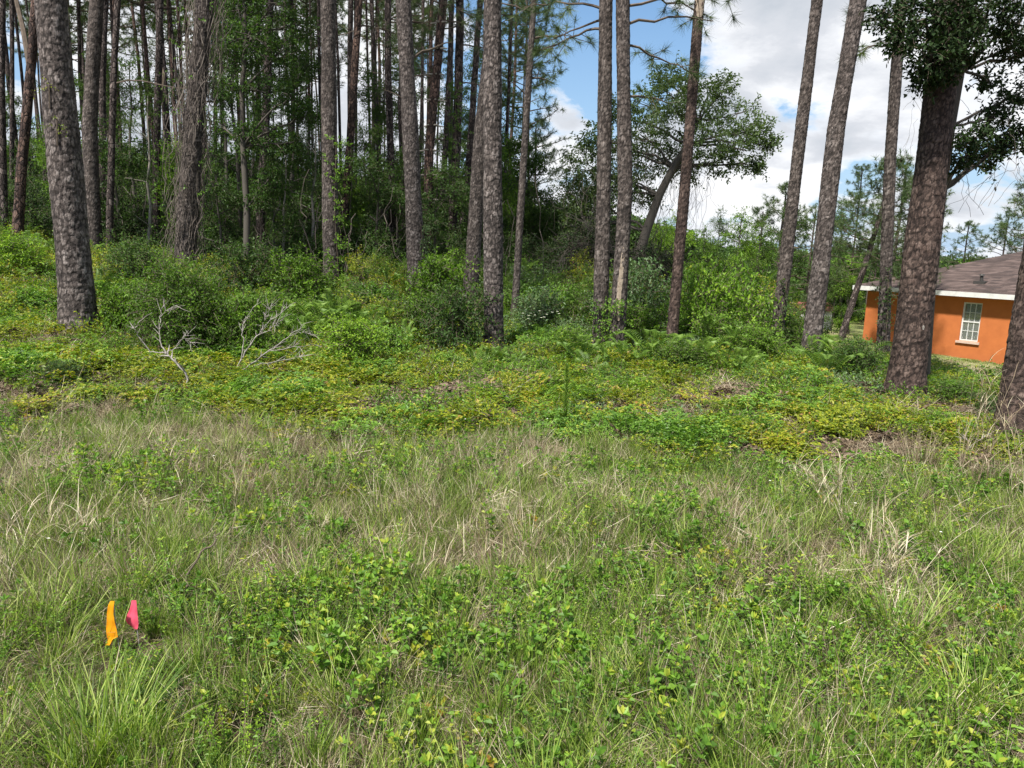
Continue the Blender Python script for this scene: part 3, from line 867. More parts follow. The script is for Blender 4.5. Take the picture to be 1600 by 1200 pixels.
for key, label in BACKPINE.items():
    sd_i += 1
    b, t, at, rad, top = trunk_path(key, random.uniform(17, 21))
    me = coarse_trunk_mesh(b, at, rad, top, M['bark_red'] if key in ('L', 'P', 'C') else M['bark'], 14, .3, sd_i)
    root = thing('pine_tree', label, 'pine tree', b, 'pines standing in the lot')
    obj('trunk', me, root)
    ROOTS[key] = (root, b, at, rad, top)
    x, y = at(top); obj('crown', FARCROWNS[sd_i % 4], root, np.array([float(x), float(y), top + .1]) - b, (0, 0, random.uniform(0, 6)), random.uniform(.85, 1.1))
# branch stubs and forks that show
def pz(key, py):      # height on that trunk seen at picture height py
    root, b, at, rad, top = ROOTS[key]
    return P(TREES[key][0], py, TREES[key][2])[2]
for key, py, az, ln, drop, r in (('O', 95, .2, .9, .45, .03), ('U', 30, 2.6, .9, -.2, .02), ('V', 40, .1, 1.3, .1, .022), ('N', 120, 3.0, .6, .2, .012), ('Q3', 60, .2, 1.2, .6, .02),
                             ('H', 175, 1.9, 2.5, 1.6, .05), ('G', 130, -.2, 2.2, -.12, .016), ('C', 100, 2.3, 2.2, 1.5, .06), ('O', 160, 3.4, .5, .4, .015), ('K', 60, .3, .7, .3, .014)):
    root, b, at, rad, top = ROOTS[key]
    branch_stub(at, rad, b, pz(key, py), az, ln, M['twig'], root, drop, r)
for j in range(9):    # branch whorls of the whorled pine
    root, b, at, rad, top = ROOTS['P']; z = b[2] + 1.6 + j * .62
    g = Geo()
    for a in range(5):
        x, y = at(z); rr_ = float(rad(z)); az = a * 1.26 + j
        p0 = np.array([float(x), float(y), z]) - b; d = np.array([math.cos(az), math.sin(az), -.1])
        tube(g, [p0, p0 + d * rr_ * 1.3, p0 + d * (rr_ * 1.4 + random.uniform(.02, .16))], [.03, .02, .012], 6)
    obj('branch', g.mesh('branch_whorl', [M['pale']]), root)
# the broken top and bare wood of the dead pine, the bare strip of the pine of the pair
root, b, at, rad, top = ROOTS['Wt']
def strip(key, py0, py1, az0, width, name, mat, proud=.006):
    root, b, at, rad, top = ROOTS[key]
    z0, z1 = pz(key, py1), pz(key, py0)
    zs = np.linspace(z0, z1, 26); g = Geo(); n = 9; vs = []
    for q, z in enumerate(zs):
        t = q / 25; wv = width * math.sin(math.pi * min(1, max(0, t * .94 + .03))) ** .5 * random.uniform(.8, 1.1)
        x, y = at(z); rr_ = float(rad(z)) + proud
        for s in range(n):
            a = az0 + (s / (n - 1) - .5) * wv / rr_ + .1 * math.sin(z * 5)
            vs.append(np.array([float(x) + rr_ * math.cos(a), float(y) + rr_ * math.sin(a), z]) - b)
    i = (np.arange(25)[:, None] * n + np.arange(n - 1)[None, :]).ravel()
    g.add(vs, np.stack([i, i + 1, i + n + 1, i + n], 1)); return obj(name, g.mesh(name, [mat], True), root)
barewood = plain_mat('bare_wood', (.17, .13, .095), (.36, .295, .23), 22, .7, .3)
strip('V', 385, 500, R(-95), .075, 'bare_strip', barewood)
strip('Wt', -60, 28, R(-90), .20, 'bare_strip', barewood)
strip('AB', 505, 512, R(-80), .03, 'bark_scar', M['dead'])

# small hanging pine branches with needles near the camera side (seen against the sky)
def pine_spray(key, py, az, ln, drop, seed, nt=10):
    root, b, at, rad, top = ROOTS[key]; z = pz(key, py)
    x, y = at(z); p0 = np.array([float(x), float(y), z]) - b
    rg = np.random.default_rng(seed); rd = random.Random(seed)
    p1 = p0 + np.array([math.cos(az) * ln, math.sin(az) * ln, ln * drop])
    c = bez(p0, p1, .12, 8, .1, rd); g = Geo()
    tube(g, c, np.linspace(.022, .006, 8), 5, .5, 1)
    pos, dr = [], []
    for i in range(nt):
        s = rd.uniform(.3, 1) * 7; a = int(min(6, s)); base = c[a] + (c[a + 1] - c[a]) * (s - a)
        d = unit(unit(c[a + 1] - c[a]) * .5 + rg.normal(size=3) * .8); tl = rd.uniform(.12, .4)
        tube(g, [base, base + d * tl], [.006, .004], 4, .5, 1); pos.append(base + d * tl); dr.append(d)
    pos.append(p1); dr.append(unit(p1 - p0))
    tuft_needles(g, np.array(pos), np.array(dr), 60, .19, .0055, rg)
    obj('needle_branch', g.mesh('needle_branch', [M['needle'], M['twig']]), root)
for a in (('V', 70, .3, 1.1, -.25, 1, 12), ('V', 10, -.2, 1.5, .05, 2, 14), ('U', 45, 2.7, .9, -.25, 3, 12), ('U', 15, 3.3, 1.2, -.05, 4, 14), ('T', 60, .2, .8, .1, 5, 12), ('T', 20, 3.2, .9, .2, 6, 12),
          ('AA', 70, 3.2, .9, -.25, 7, 10), ('AA', 35, 3.0, .8, .0, 8, 8), ('T', 120, .4, .5, -.1, 9, 8), ('V', 150, .1, .7, -.1, 10, 8), ('V', -10, .6, 1.6, .0, 12, 14), ('T', -5, .3, 1.0, .1, 14, 14),
          ('U', -15, 2.9, 1.4, .1, 15, 14), ('O', -10, .3, 1.4, -.2, 16, 16), ('Q3', 20, .1, 1.6, -.1, 17, 18), ('Q1', 40, 2.4, 1.8, -.2, 18, 22), ('P', 30, .5, 1.6, -.1, 19, 22), ('Q1', 130, .4, 1.4, -.1, 20, 22),
          ('Q1', 70, .2, 1.6, -.1, 21, 26), ('P', 120, 2.8, 1.4, -.1, 22, 22), ('N', 30, .2, 1.3, -.1, 23, 18), ('L', 40, .6, 1.5, -.1, 24, 18), ('Q1', 220, 3.1, 1.2, -.1, 25, 26)):
    pine_spray(*a)

# ------------------------------------------------------------------ leafy masses
def twig_leaves(g, base, d, ln, nl, L, Wd, rg, mi=0, fine=False, tone0=.5, tw=1, r=.003, spreadv=.5):
    """one leafy twig"""
    d = unit(d)
    bend = rg.normal(size=3) * .2 * ln
    t = np.linspace(.12, 1, nl)
    pos = base + d * ln * t[:, None] + bend * (t ** 2)[:, None] + np.array([0, 0, -.12]) * ln * (t ** 2)[:, None]
    s = unit(np.cross(d, rg.normal(size=3))); s2 = np.cross(d, s)
    ph = np.arange(nl) * 2.4 + rg.uniform(0, 6)
    dd = d * .6 + (s * np.cos(ph)[:, None] + s2 * np.sin(ph)[:, None]) * (.6 + spreadv) + rg.normal(size=(nl, 3)) * .25
    nr = np.array([[0, 0, 1.]]) + rg.normal(size=(nl, 3)) * .45
    leaves(g, pos, dd, nr, L * rg.uniform(.65, 1.15, nl), Wd * rg.uniform(.75, 1.15, nl), np.clip(tone0 + rg.uniform(-.22, .22, nl), 0, 1), .2, mi, fine)
    if tw: tube(g, np.array([base, pos[nl // 2], pos[-1]]), [r, r * .7, r * .4], 3, .5, tw)

def leafy_blob(g, c, rad, n_tw, ln, nl, L, Wd, rg, fine=False, hollow=.45, mi=0, tw=1, tonev=.22, flat=False):
    """twigs spread through an ellipsoid, pointing outwards and up"""
    rad = np.asarray(rad, float)
    d = rand_dirs(n_tw, rg)
    if flat: d[:, 2] = np.abs(d[:, 2])
    rr = rg.uniform(hollow, 1, n_tw) ** .6
    for i in range(n_tw):
        p = c + d[i] * rad * rr[i]
        dd = unit(d[i] * .8 + rg.normal(size=3) * .5 + np.array([0, 0, .25]))
        twig_leaves(g, p - dd * ln * .5, dd, ln * rg.uniform(.6, 1.2), nl, L, Wd, rg, mi, fine, .5 + rg.uniform(-tonev, tonev), tw)

def shrub_mesh(seed, rad, n_tw, ln, nl, L, Wd, mat, lobes=6, fine=False, stems=9):
    rg = np.random.default_rng(seed); rd = random.Random(seed)
    g, gs = Geo(), Geo()
    for i in range(lobes):
        a = rd.uniform(0, 6.28); q = rd.uniform(0, .6) if i else 0
        c = np.array([math.cos(a) * q * rad[0], math.sin(a) * q * rad[1], rad[2] * rd.uniform(.35, .72)])
        s = rd.uniform(.42, .66)
        leafy_blob(g, c, np.array(rad) * s, n_tw // lobes, ln, nl, L, Wd, rg, fine)
        for _ in range(max(1, stems // lobes)):
            p0 = np.array([rd.uniform(-.1, .1) * rad[0], rd.uniform(-.1, .1) * rad[1], -.05])
            tube(gs, bez(p0, c + rg.normal(size=3) * .12 * rad[0], .05, 6, .08, rd), np.linspace(.011, .004, 6), 5)
    # a skirt of leaves to the ground
    for i in range(n_tw // 5):
        a = rd.uniform(0, 6.28); q = rd.uniform(.5, .95)
        twig_leaves(g, np.array([math.cos(a) * q * rad[0], math.sin(a) * q * rad[1], rd.uniform(.02, .3) * rad[2]]), rg.normal(size=3) * .5 + np.array([math.cos(a), math.sin(a), .6]), ln, nl, L, Wd, rg, 0, fine, .45)
    return g.mesh('shrub_foliage', [mat, M['twig']]), gs.mesh('shrub_stem', [M['twig']])
def put_shrub(pair, px, py, D, sc, label, group='shrubs on the lot', rz=None, zoff=0, name='shrub', sz=None):
    p = P(px, py, D); z = gz(p[0], D)
    r = thing(name, label, 'shrub', (p[0], D, z + zoff), group, (0, 0, random.uniform(0, 6) if rz is None else rz), (sc, sc, sc if sz is None else sz))
    obj('foliage', pair[0], r); obj('stem', pair[1], r)
    return r
SH_A = [shrub_mesh(s, (.55, .5, .62), 420, .2, 8, .050, .025, M['shrub'], 7) for s in (1, 2, 3)]
SH_D = [shrub_mesh(s, (.6, .55, .7), 380, .22, 8, .050, .024, M['dark'], 7) for s in (4, 5)]
SH_Y = [shrub_mesh(s, (.5, .5, .42), 340, .18, 8, .048, .025, M['weed'], 6) for s in (6, 7)]
SH_B = [shrub_mesh(s, (.6, .5, .6), 340, .22, 8, .052, .024, M['blue'], 6) for s in (8,)]
BIG = shrub_mesh(9, (1.05, .75, 1.1), 1500, .22, 8, .048, .024, M['shrub'], 14, False, 26)

put_shrub(BIG, 300, 560, 9.3, 1.0, 'wide dark green shrub behind the bare forked dead branch', sz=.98)
SHR = [  # px, foot py, depth, scale, z scale, set, label
 (200, 520, 9.6, 1.05, 1.0, SH_A[0], 'green shrub right beside the foot of the stout grey pine'),
 (395, 560, 9.3, 1.0, 1.15, SH_A[1], 'green shrub behind the spreading dead brush pile'),
 (655, 540, 11.6, 1.15, 1.0, SH_A[2], 'rounded dark green shrub in front of the ivy pine'),
 (715, 540, 11.2, 1.25, 1.1, SH_D[0], 'dense dark shrub touching the leaning pine at the centre'),
 (545, 585, 9.2, 1.05, .8, SH_A[1], 'bright green low shrub in the yellow ground cover, left of centre'),
 (600, 560, 10.2, 1.1, .9, SH_Y[0], 'light green shrub just behind the low bright green one'),
 (690, 590, 9.6, .8, .7, SH_Y[1], 'small light green shrub below the dense dark shrub'),
 (850, 530, 13.2, 1.3, 1.0, SH_B[0], 'blue green leafy shrub right of the straight centre pine'),
 (885, 560, 10.9, .9, .8, SH_A[0], 'green shrub at the left foot of the close pair of pines'),
 (1010, 530, 14.5, 1.7, 1.25, SH_B[0], 'pale blue green shrub between the close pair and the dead pine'),
 (1130, 570, 12.4, 1.5, 1.25, SH_A[2], 'tall green shrub mound left of the slim dark leaning pine'),
 (1095, 540, 14.0, 1.9, 1.6, SH_Y[0], 'light green shrub behind the tall green mound'),
 (1185, 570, 11.0, .9, .8, SH_A[1], 'low shrub at the left foot of the slim dark leaning pine'),
 (1335, 610, 9.9, .8, .9, SH_D[1], 'small dark shrub left of the thickest pine'),
 (1355, 600, 10.4, .7, .7, SH_A[0], 'small green shrub close behind the small dark shrub'),
 (1500, 640, 8.8, .8, .5, SH_A[2], 'dark green shrub between the thickest pine and the nearest pine'),
 (1465, 620, 9.6, .6, .5, SH_A[1], 'green shrub at the right foot of the thickest pine'),
 (1545, 640, 8.2, .6, .5, SH_D[0], 'dark leafy shrub at the left foot of the nearest pine'),
 (1170, 540, 15.5, 1.9, 1.7, SH_Y[1], 'light green leafy shrub just left of the slim dark leaning pine, behind the mound'),
 (905, 530, 14.5, 1.5, 1.1, SH_Y[0], 'light green shrub behind the close pair of pines, at their left'),
 (590, 520, 13.2, 1.4, 1.0, SH_Y[1], 'light green shrub between the vine clad pine and the ivy pine'),
 (990, 555, 12.4, 1.1, .9, SH_A[0], 'bright green shrub right of the close pair of pines'),
 (1075, 560, 12.6, 1.2, 1.0, SH_Y[1], 'bright green shrub just behind the reddish dead pine'),
 (690, 520, 13.6, 1.5, 1.1, SH_A[1], 'green shrub behind the dense dark shrub, right of the ivy pine'),
 (1240, 560, 12.6, 1.0, .9, SH_A[2], 'green shrub between the slim dark pine and the curved pine'),
 (470, 490, 13.5, 1.4, 1.0, SH_A[0], 'green shrub just left of the vine clad pine'),
 (60, 500, 10.5, .9, .8, SH_Y[1], 'light green shrub left of the stout grey pine'),
 (25, 470, 12.5, 1.1, .9, SH_A[0], 'green shrub by the left edge of the photo'),
 (215, 440, 13.0, 1.1, .9, SH_D[1], 'dark shrub in front of the slim straight pine'),
 (385, 450, 13.5, 1.3, 1.0, SH_D[0], 'dark shrub in front of the shaded pine in the left woods'),
 (100, 640, 7.2, .5, .6, SH_D[1], 'low dark broadleaf plant at the left near the turf edge'),
 (300, 655, 6.8, .22, .5, SH_D[0], 'small dark leafy weed below the forked dead branch'),
 (455, 500, 11.5, .9, .6, SH_Y[0], 'low light green shrub beside the ferns'),
 (770, 600, 9.3, .6, .5, SH_A[2], 'low shrub in front of the straight centre pine'),
 (1270, 590, 10.6, .7, .6, SH_Y[1], 'light green low shrub at the foot of the curved pine'),
 (1060, 590, 10.0, .8, .7, SH_A[0], 'shrub in front of the reddish dead pine'),
]
for px, py, D, sc, sz, pr, lb in SHR: put_shrub(pr, px, py, D, sc, lb, sz=sz * sc)

# ferns
def fern_mesh(seed, n=11, L=.55):
    rg = np.random.default_rng(seed); g = Geo()
    for i in range(n):
        az = i * 2.4 + rg.uniform(-.3, .3); ll = L * rg.uniform(.7, 1.25); m = 26
        t = np.linspace(0, 1, m)
        out = np.sin(t * 1.25) * ll * .8; hh = np.sin(t * 2.0) * ll * .62
        c = np.stack([np.cos(az) * out, np.sin(az) * out, hh], 1)
        tube(g, c, np.linspace(.004, .001, m), 3, .4)
        sd_ = np.array([-math.sin(az), math.cos(az), 0.])
        tg = unit(np.gradient(c, axis=0)); w_ = np.abs(np.sin(np.clip(t * .95 + .05, 0, 1) * math.pi)) ** .7 * .095 * ll / .55 + .006
        for s in (-1, 1):
            for q in (0,):
                cc = c + tg * ll / m * q
                leaves(g, cc[2:], sd_[None, :] * s + tg[2:] * .35, np.cross(tg[2:], sd_) * -1 + np.array([0, 0, .2]), w_[2:], np.full(m - 2, .014), rg.uniform(.2, .8, m - 2), .1, 0, False, .2)
    return g.mesh('fern_frond', [M['fern']])
FERNS = [fern_mesh(s) for s in (31, 32)]
for i, (px, py, D, sc, lb) in enumerate([(505, 520, 11.4, 1.3, 'bright fern right behind the brush pile, leftmost of the fern row'), (545, 525, 11.2, 1.25, 'bright fern, middle of the row below the vine clad pine'),
        (480, 530, 10.6, 1.0, 'smaller fern in front of the fern row'), (580, 520, 11.5, 1.1, 'fern, rightmost of the row below the vine clad pine'), (1325, 590, 10.8, 1.2, 'bright fern near the lawn right of the curved pine'),
        (1290, 605, 9.9, 1.0, 'fern in front of the curved pine'), (1085, 590, 10.4, 1.1, 'fern at the right of the reddish dead pine'), (1020, 590, 10.4, 1.1, 'fern at the left of the reddish dead pine'), (1150, 600, 9.9, .9, 'fern in front of the tall green shrub mound'),
        (905, 590, 10.2, .9, 'fern in front of the close pair of pines')]):
    p = P(px, py, D); f = obj('fern', FERNS[i % 2], None, (p[0], D, gz(p[0], D)), (0, 0, i * 1.3), sc)
    f['label'] = lb; f['category'] = 'fern'; f['group'] = 'ferns on the lot'

# ------------------------------------------------------------------ broadleaf trees
def limb_tree(trunk_pts, trunk_r, blobs, seed, L, Wd, tw_n, ln, nl, mat, name, label, cat, loc, group=None, fine=False, bark=None, limb_r=.05):
    """blobs: (centre, radii, density); a limb runs from the trunk to every blob"""
    rg = np.random.default_rng(seed); rd = random.Random(seed)
    loc = np.asarray(loc, float)
    root = thing(name, label, cat, loc, group)
    gt, gl = Geo(), Geo()
    tp = np.asarray(trunk_pts) - loc
    tube(gt, tp, trunk_r, 10)
    for (c, r, dens) in blobs:
        c = np.asarray(c) - loc; r = np.asarray(r, float)
        k = np.argmin(np.linalg.norm(tp - c, axis=1) + np.maximum(0, tp[:, 2] - c[2]) * 3)
        cv_ = bez(tp[k], c, .06, 8, .09, rd)
        lr = min(trunk_r[k] * .7, limb_r)
        tube(gt, cv_, np.linspace(lr, .014, 8), 6)
        for _ in range(int(4 + 3 * dens)):
            e = c + rand_dirs(1, rg)[0] * r * .75
            tube(gt, bez(cv_[rd.randint(4, 7)], e, .03, 5, .12, rd), np.linspace(.014, .005, 5), 4)
        n = int(tw_n * dens)
        leafy_blob(gl, c, r, n, ln, nl, L, Wd, rg, fine, .25)
    obj('trunk', gt.mesh('broadleaf_trunk', [bark or M['oakbark']], True), root)
    obj('crown', gl.mesh('leaf_crown', [mat, M['twig']]), root)
    return root

def PB(px, py, D, rpx, dens=1.0, sq=.8, dd=0.0):
    r = rpx * D / FPX
    return (P(px, py, D + dd), (r, r * .9, r * sq), dens)
# the oak behind the close pair
D = 21.0
b0 = P(988, 470, D); b0[2] = gz(b0[0], D)
tr = [b0, P(992, 420, D), P(1010, 360, D), P(1030, 305, D), P(1052, 262, D), P(1075, 225, D), P(1090, 190, D)]
bl = [PB(1010, 165, D, 42, .9, dd=.8), PB(1050, 150, D, 38, .8, dd=-.6), PB(1100, 160, D, 42, .9), PB(1150, 185, D, 38, .8, dd=1), PB(1185, 205, D, 26, .6), PB(1120, 215, D, 40, .9, dd=-.8), PB(1060, 205, D, 42, .9, dd=.9), PB(1000, 210, D, 36, .8),
      PB(1165, 235, D, 30, .6), PB(1080, 255, D, 34, .7, dd=.6), PB(1130, 255, D, 26, .5), PB(1020, 250, D, 34, .7, dd=1), PB(960, 235, D, 34, .8, dd=.9), PB(915, 255, D, 36, .9), PB(905, 300, D, 34, .9, dd=.7), PB(945, 300, D, 30, .8), PB(908, 340, D, 30, .8), PB(930, 350, D, 36, .9, dd=1.1), PB(1185, 262, D, 12, .3), PB(1130, 140, D, 26, .5), PB(980, 280, D, 30, .7), PB(965, 175, D, 30, .7, dd=1), PB(930, 215, D, 26, .6), PB(900, 385, D, 34, .9), PB(955, 400, D, 34, .9, dd=1.2), PB(1010, 310, D, 24, .5, dd=1), PB(1205, 225, D, 14, .3), PB(1040, 120, D, 24, .5), PB(1075, 128, D, 22, .5, dd=.6)]
bl = [(c_, r_ * 1.12 if hasattr(r_, 'shape') else tuple(q * 1.12 for q in r_), d_) for c_, r_, d_ in bl]
limb_tree(tr, np.array([.17, .15, .13, .115, .10, .08, .05]), bl, 51, .115, .056, 100, .36, 10, M['oakleaf'], 'oak_tree', 'spreading oak leaning right behind the close pair of pines, draped with bare vines', 'oak tree', b0, limb_r=.04)
OAKB = b0
# dark tree with broad leaves over the thickest pine
D = 9.9
b1 = P(1440, 610, D); b1[2] = gz(b1[0], D)
tr = [b1, P(1452, 450, D), P(1470, 300, D), P(1484, 200, D), P(1500, 110, D), P(1512, 0, D), P(1530, -120, D)]
bl = [PB(1385, 25, D, 30, .6, dd=-.3), PB(1410, 60, D, 26, .5, dd=-1.2), PB(1445, 30, D, 40, 1, dd=-1.2), PB(1490, 20, D, 45, 1, dd=-1.2), PB(1545, 15, D, 50, 1.1, dd=-.4), PB(1595, 30, D, 45, 1, dd=-.5), PB(1455, 85, D, 36, .9, dd=-1.4),
      PB(1500, 75, D, 36, .8, dd=-1.2), PB(1580, 75, D, 30, .7), PB(1440, 125, D, 22, .4, dd=-1.2), PB(1475, 115, D, 22, .5, dd=-1.3), PB(1545, 125, D, 26, .35), PB(1585, 150, D, 26, .5), PB(1555, 185, D, 30, .6), PB(1525, 215, D, 28, .6, dd=-.3), PB(1505, 245, D, 28, .6, dd=-.6), PB(1540, 250, D, 26, .5),
      PB(1590, 215, D, 24, .5), PB(1565, 225, D, 22, .5), PB(1500, -50, D, 70, 1.3), PB(1600, -50, D, 70, 1.2), PB(1420, -50, D, 55, 1), PB(1650, 80, D, 60, 1), PB(1540, -150, D, 80, 1.2)]
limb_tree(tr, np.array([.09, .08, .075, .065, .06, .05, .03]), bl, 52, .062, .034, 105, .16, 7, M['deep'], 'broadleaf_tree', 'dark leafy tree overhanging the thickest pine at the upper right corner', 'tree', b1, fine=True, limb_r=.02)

# evergreen behind the thin pine
D = 24.0
b2 = P(815, 470, D); b2[2] = gz(b2[0], D)
tr = [b2, P(815, 380, D), P(818, 300, D), P(822, 220, D), P(825, 160, D)]
bl = [PB(820, 240, D, 34, 1), PB(838, 262, D, 20, .7, dd=.5), PB(800, 285, D, 32, 1), PB(835, 310, D, 34, 1), PB(805, 340, D, 34, 1), PB(840, 350, D, 26, .8), PB(810, 385, D, 30, .8), PB(790, 230, D, 24, .6)]
limb_tree(tr, np.array([.1, .09, .07, .05, .03]), bl, 53, .10, .05, 110, .36, 9, M['tree'], 'broadleaf_tree', 'dense evergreen tree behind the thin leaning pine', 'tree', b2)

D = 17.5
b3 = P(385, 430, D); b3[2] = gz(b3[0], D)
tr = [b3, P(386, 330, D), P(380, 230, D), P(378, 140, D), P(384, 60, D), P(380, -40, D)]
bl = [PB(350, 70, D, 36, 1), PB(400, 60, D, 40, 1.1, dd=-.5), PB(445, 75, D, 34, .9), PB(470, 40, D, 28, .7, dd=.5), PB(365, 130, D, 36, .9), PB(415, 145, D, 40, 1), PB(455, 150, D, 30, .8, dd=-.4), PB(340, 190, D, 26, .7, dd=.4), PB(395, 215, D, 34, .9),
      PB(440, 225, D, 30, .8), PB(480, 180, D, 22, .5), PB(420, 280, D, 28, .8), PB(370, 10, D, 40, 1), PB(430, 5, D, 42, 1), PB(380, -60, D, 60, 1.2), PB(470, -50, D, 50, 1)]
limb_tree(tr, np.array([.08, .075, .065, .055, .045, .03]), bl, 54, .085, .044, 85, .28, 8, M['dark'], 'broadleaf_tree', 'dark leafy tree just right of the vine covered trunk in the left woods', 'tree', b3, limb_r=.03)
# saplings and mid-storey trees of the woods: a few shapes, copied
def sapling_mesh(seed, H, n_bl, rad, L, Wd, mat, dens, tw_n=60, low=.25, pale=False):
    rg = np.random.default_rng(seed); rd = random.Random(seed)
    gt, gl = Geo(), Geo()
    tp = bez((0, 0, -.2), (rd.uniform(-.1, .1) * H, rd.uniform(-.1, .1) * H, H), 0, 9, .04, rd)
    tube(gt, tp, np.linspace(.028 + H * .007, .012, 9), 7)
    for i in range(n_bl):
        t = low + (1 - low) * (i + rd.random()) / n_bl
        k = min(8, int(t * 8)); az = rd.uniform(0, 6.28); q = rad * rd.uniform(.3, 1.1) * (1.15 - t * .6)
        c = tp[k] + np.array([math.cos(az) * q, math.sin(az) * q, rd.uniform(.0, .6)])
        tube(gt, bez(tp[k], c, .06, 5, .1, rd), np.linspace(.018, .006, 5), 5)
        r = rd.uniform(.35, .6) * (.5 + rad * .4)
        leafy_blob(gl, c, (r, r, r * .7), int(tw_n * dens), .3, 8, L, Wd, rg, False, .2)
    leafy_blob(gl, tp[8] - np.array([0, 0, .1]), (.4, .4, .45), int(tw_n * dens), .3, 8, L, Wd, rg, False, .1)
    return gl.mesh('sapling_crown', [mat, M['twig']]), gt.mesh('sapling_trunk', [M['pale'] if pale else M['oakbark']], True)
SAP = [sapling_mesh(61, 4.5, 13, 1.0, .075, .036, M['tree'], .8), sapling_mesh(62, 6.5, 18, 1.3, .08, .036, M['tree'], .8), sapling_mesh(63, 3.2, 11, .9, .07, .036, M['shrub'], .9, low=.1),
       sapling_mesh(64, 8.5, 22, 1.6, .085, .036, M['dark'], .8, low=.3), sapling_mesh(65, 5.5, 8, .9, .07, .032, M['tree'], .5, pale=True), sapling_mesh(66, 2.2, 10, .9, .07, .036, M['dark'], 1.0, low=.05)]
def put_sap(i, x, y, sc, label, group, name='young_tree', rz=None, cat='tree'):
    r = thing(name, label, cat, (x, y, gz(x, y)), group, (random.uniform(-.04, .04), random.uniform(-.04, .04), random.uniform(0, 6.28) if rz is None else rz), sc)
    obj('crown', SAP[i][0], r); obj('trunk', SAP[i][1], r)
    return r
def xat(px, y): return float(P(px, 400, y)[0])
WG = 'young broadleaf trees in the shaded woods'
WL = 'leafy young broadleaf tree among the trunks of the shaded woods'
fixed = [(3, 350, 24, .9), (3, 400, 27, .9), (1, 380, 21, 1.0), (1, 440, 23, 1.0), (1, 200, 25, .9), (0, 215, 22, 1.1), (1, 560, 26, 1.1), (1, 620, 24, .9), (0, 575, 22, .9), (2, 300, 19, .9),
         (1, 700, 26, 1.0), (0, 740, 24, 1.0), (2, 770, 22, 1.2), (1, 130, 28, 1.0), (0, 20, 24, 1.0), (2, 110, 20, .9), (1, 480, 27, 1.2), (4, 482, 18.5, .75), (4, 440, 18, .6), (4, 232, 18, .7),
         (1, 780, 30, 1.0), (0, 660, 23, .8), (2, 540, 19, .8), (5, 430, 18, 1.1), (5, 580, 19, 1.2), (5, 350, 18, 1.0), (5, 190, 19, 1.2), (5, 100, 21, .9), (5, 680, 18.5, 1.0), (5, 630, 20, 1.3), (5, 500, 20, 1.2), (5, 730, 20, 1.2)]
for (i, px, y, sc) in fixed: put_sap(i, xat(px, y), y, sc, WL, WG)
rdx = random.Random(5)
for n in range(22):
    y = rdx.uniform(27, 50); px = rdx.uniform(-60, 790)
    put_sap(rdx.choice([0, 1, 1, 2, 3, 5, 2]), xat(px, y), y, rdx.uniform(.9, 1.35), WL, WG)
SAPS = []
# thin and thick pines deeper in the woods
def simple_pine(x, y, r, H, lean, k, label, group, mat='bark', crown=True):
    b = np.array([x, y, gz(x, y)])
    lx, ly = lean
    at = lambda z: (x + lx * (np.asarray(z) - b[2]), y + ly * (np.asarray(z) - b[2]))
    rad = lambda z: r * (1 - .6 * np.clip((np.asarray(z) - b[2]) / H, 0, 1)) * (1 + .15 * np.exp(-np.maximum(np.asarray(z) - b[2], 0) / .25))
    root = thing('pine_tree', label, 'pine tree', b, group)
    obj('trunk', coarse_trunk_mesh(b, at, rad, b[2] + H, M[mat], 8, 1.1, k), root)
    if crown: obj('crown', FARCROWNS[k % 4], root, (lx * H, ly * H, H + .1), (0, 0, k * 1.1), random.uniform(.8, 1.15))
    return root
PL = 'slender pine deep in the shaded woods, one of many dark trunks'
PG = 'pines deep in the shaded woods'
for n in range(105):
    y = 23 + 38 * rdx.random() ** 1.1; px = rdx.uniform(-80, 800 if y < 40 else 830)
    simple_pine(xat(px, y), y, rdx.uniform(.05, .14), rdx.uniform(17, 22), (rdx.uniform(-.03, .03), rdx.uniform(-.02, .02)), n, PL, PG, rdx.choice(['bark', 'bark', 'bark_red']))
GAPS = [(-400, None), (7, 'the pine at the left edge'), (30, 'the bent pine'), (124, 'the stout grey pine'), (169, 'the slim free pine'), (244, 'the forked pine'), (288, 'the vine covered trunk'), (406, 'the shaded pine'), (518, 'the vine clad pine'),
        (612, 'the slim upright pine'), (652, 'the ivy pine'), (707, 'the green clad pine'), (771, 'the straight centre pine'), (803, 'the thin leaning pine'), (2000, None)]
NTH = ['nearest', 'second nearest', 'third nearest', 'fourth nearest', 'fifth nearest', 'sixth nearest', 'seventh nearest', 'eighth nearest', 'ninth nearest', 'tenth nearest']
def relabel(group, what):
    rows = {}
    for o in COL.objects:
        if o.get('group') == group and o.parent is None:
            d = CMn.T @ (np.array(o.location) + [0, 0, 1.5] - [0, 0, EYE]); px = 800 + FPX * d[0] / -d[2]
            k = max(i for i, gp in enumerate(GAPS) if gp[0] <= px) if px > -400 else 0
            rows.setdefault(k, []).append((o.location.y, o.name, o))
    for k, lst in rows.items():
        a, c = GAPS[k][1], GAPS[k + 1][1]
        if a is None: where = 'left of ' + c
        elif c is None: where = 'right of ' + a
        else: where = 'between ' + a + ' and ' + c
        for (y_, _, o), nth in zip(sorted(lst, key=lambda q: q[:2]), NTH): o['label'] = (nth + ' ' + what + ' ' + where)
relabel(WG, 'young tree')
relabel(PG, 'deep woods pine')
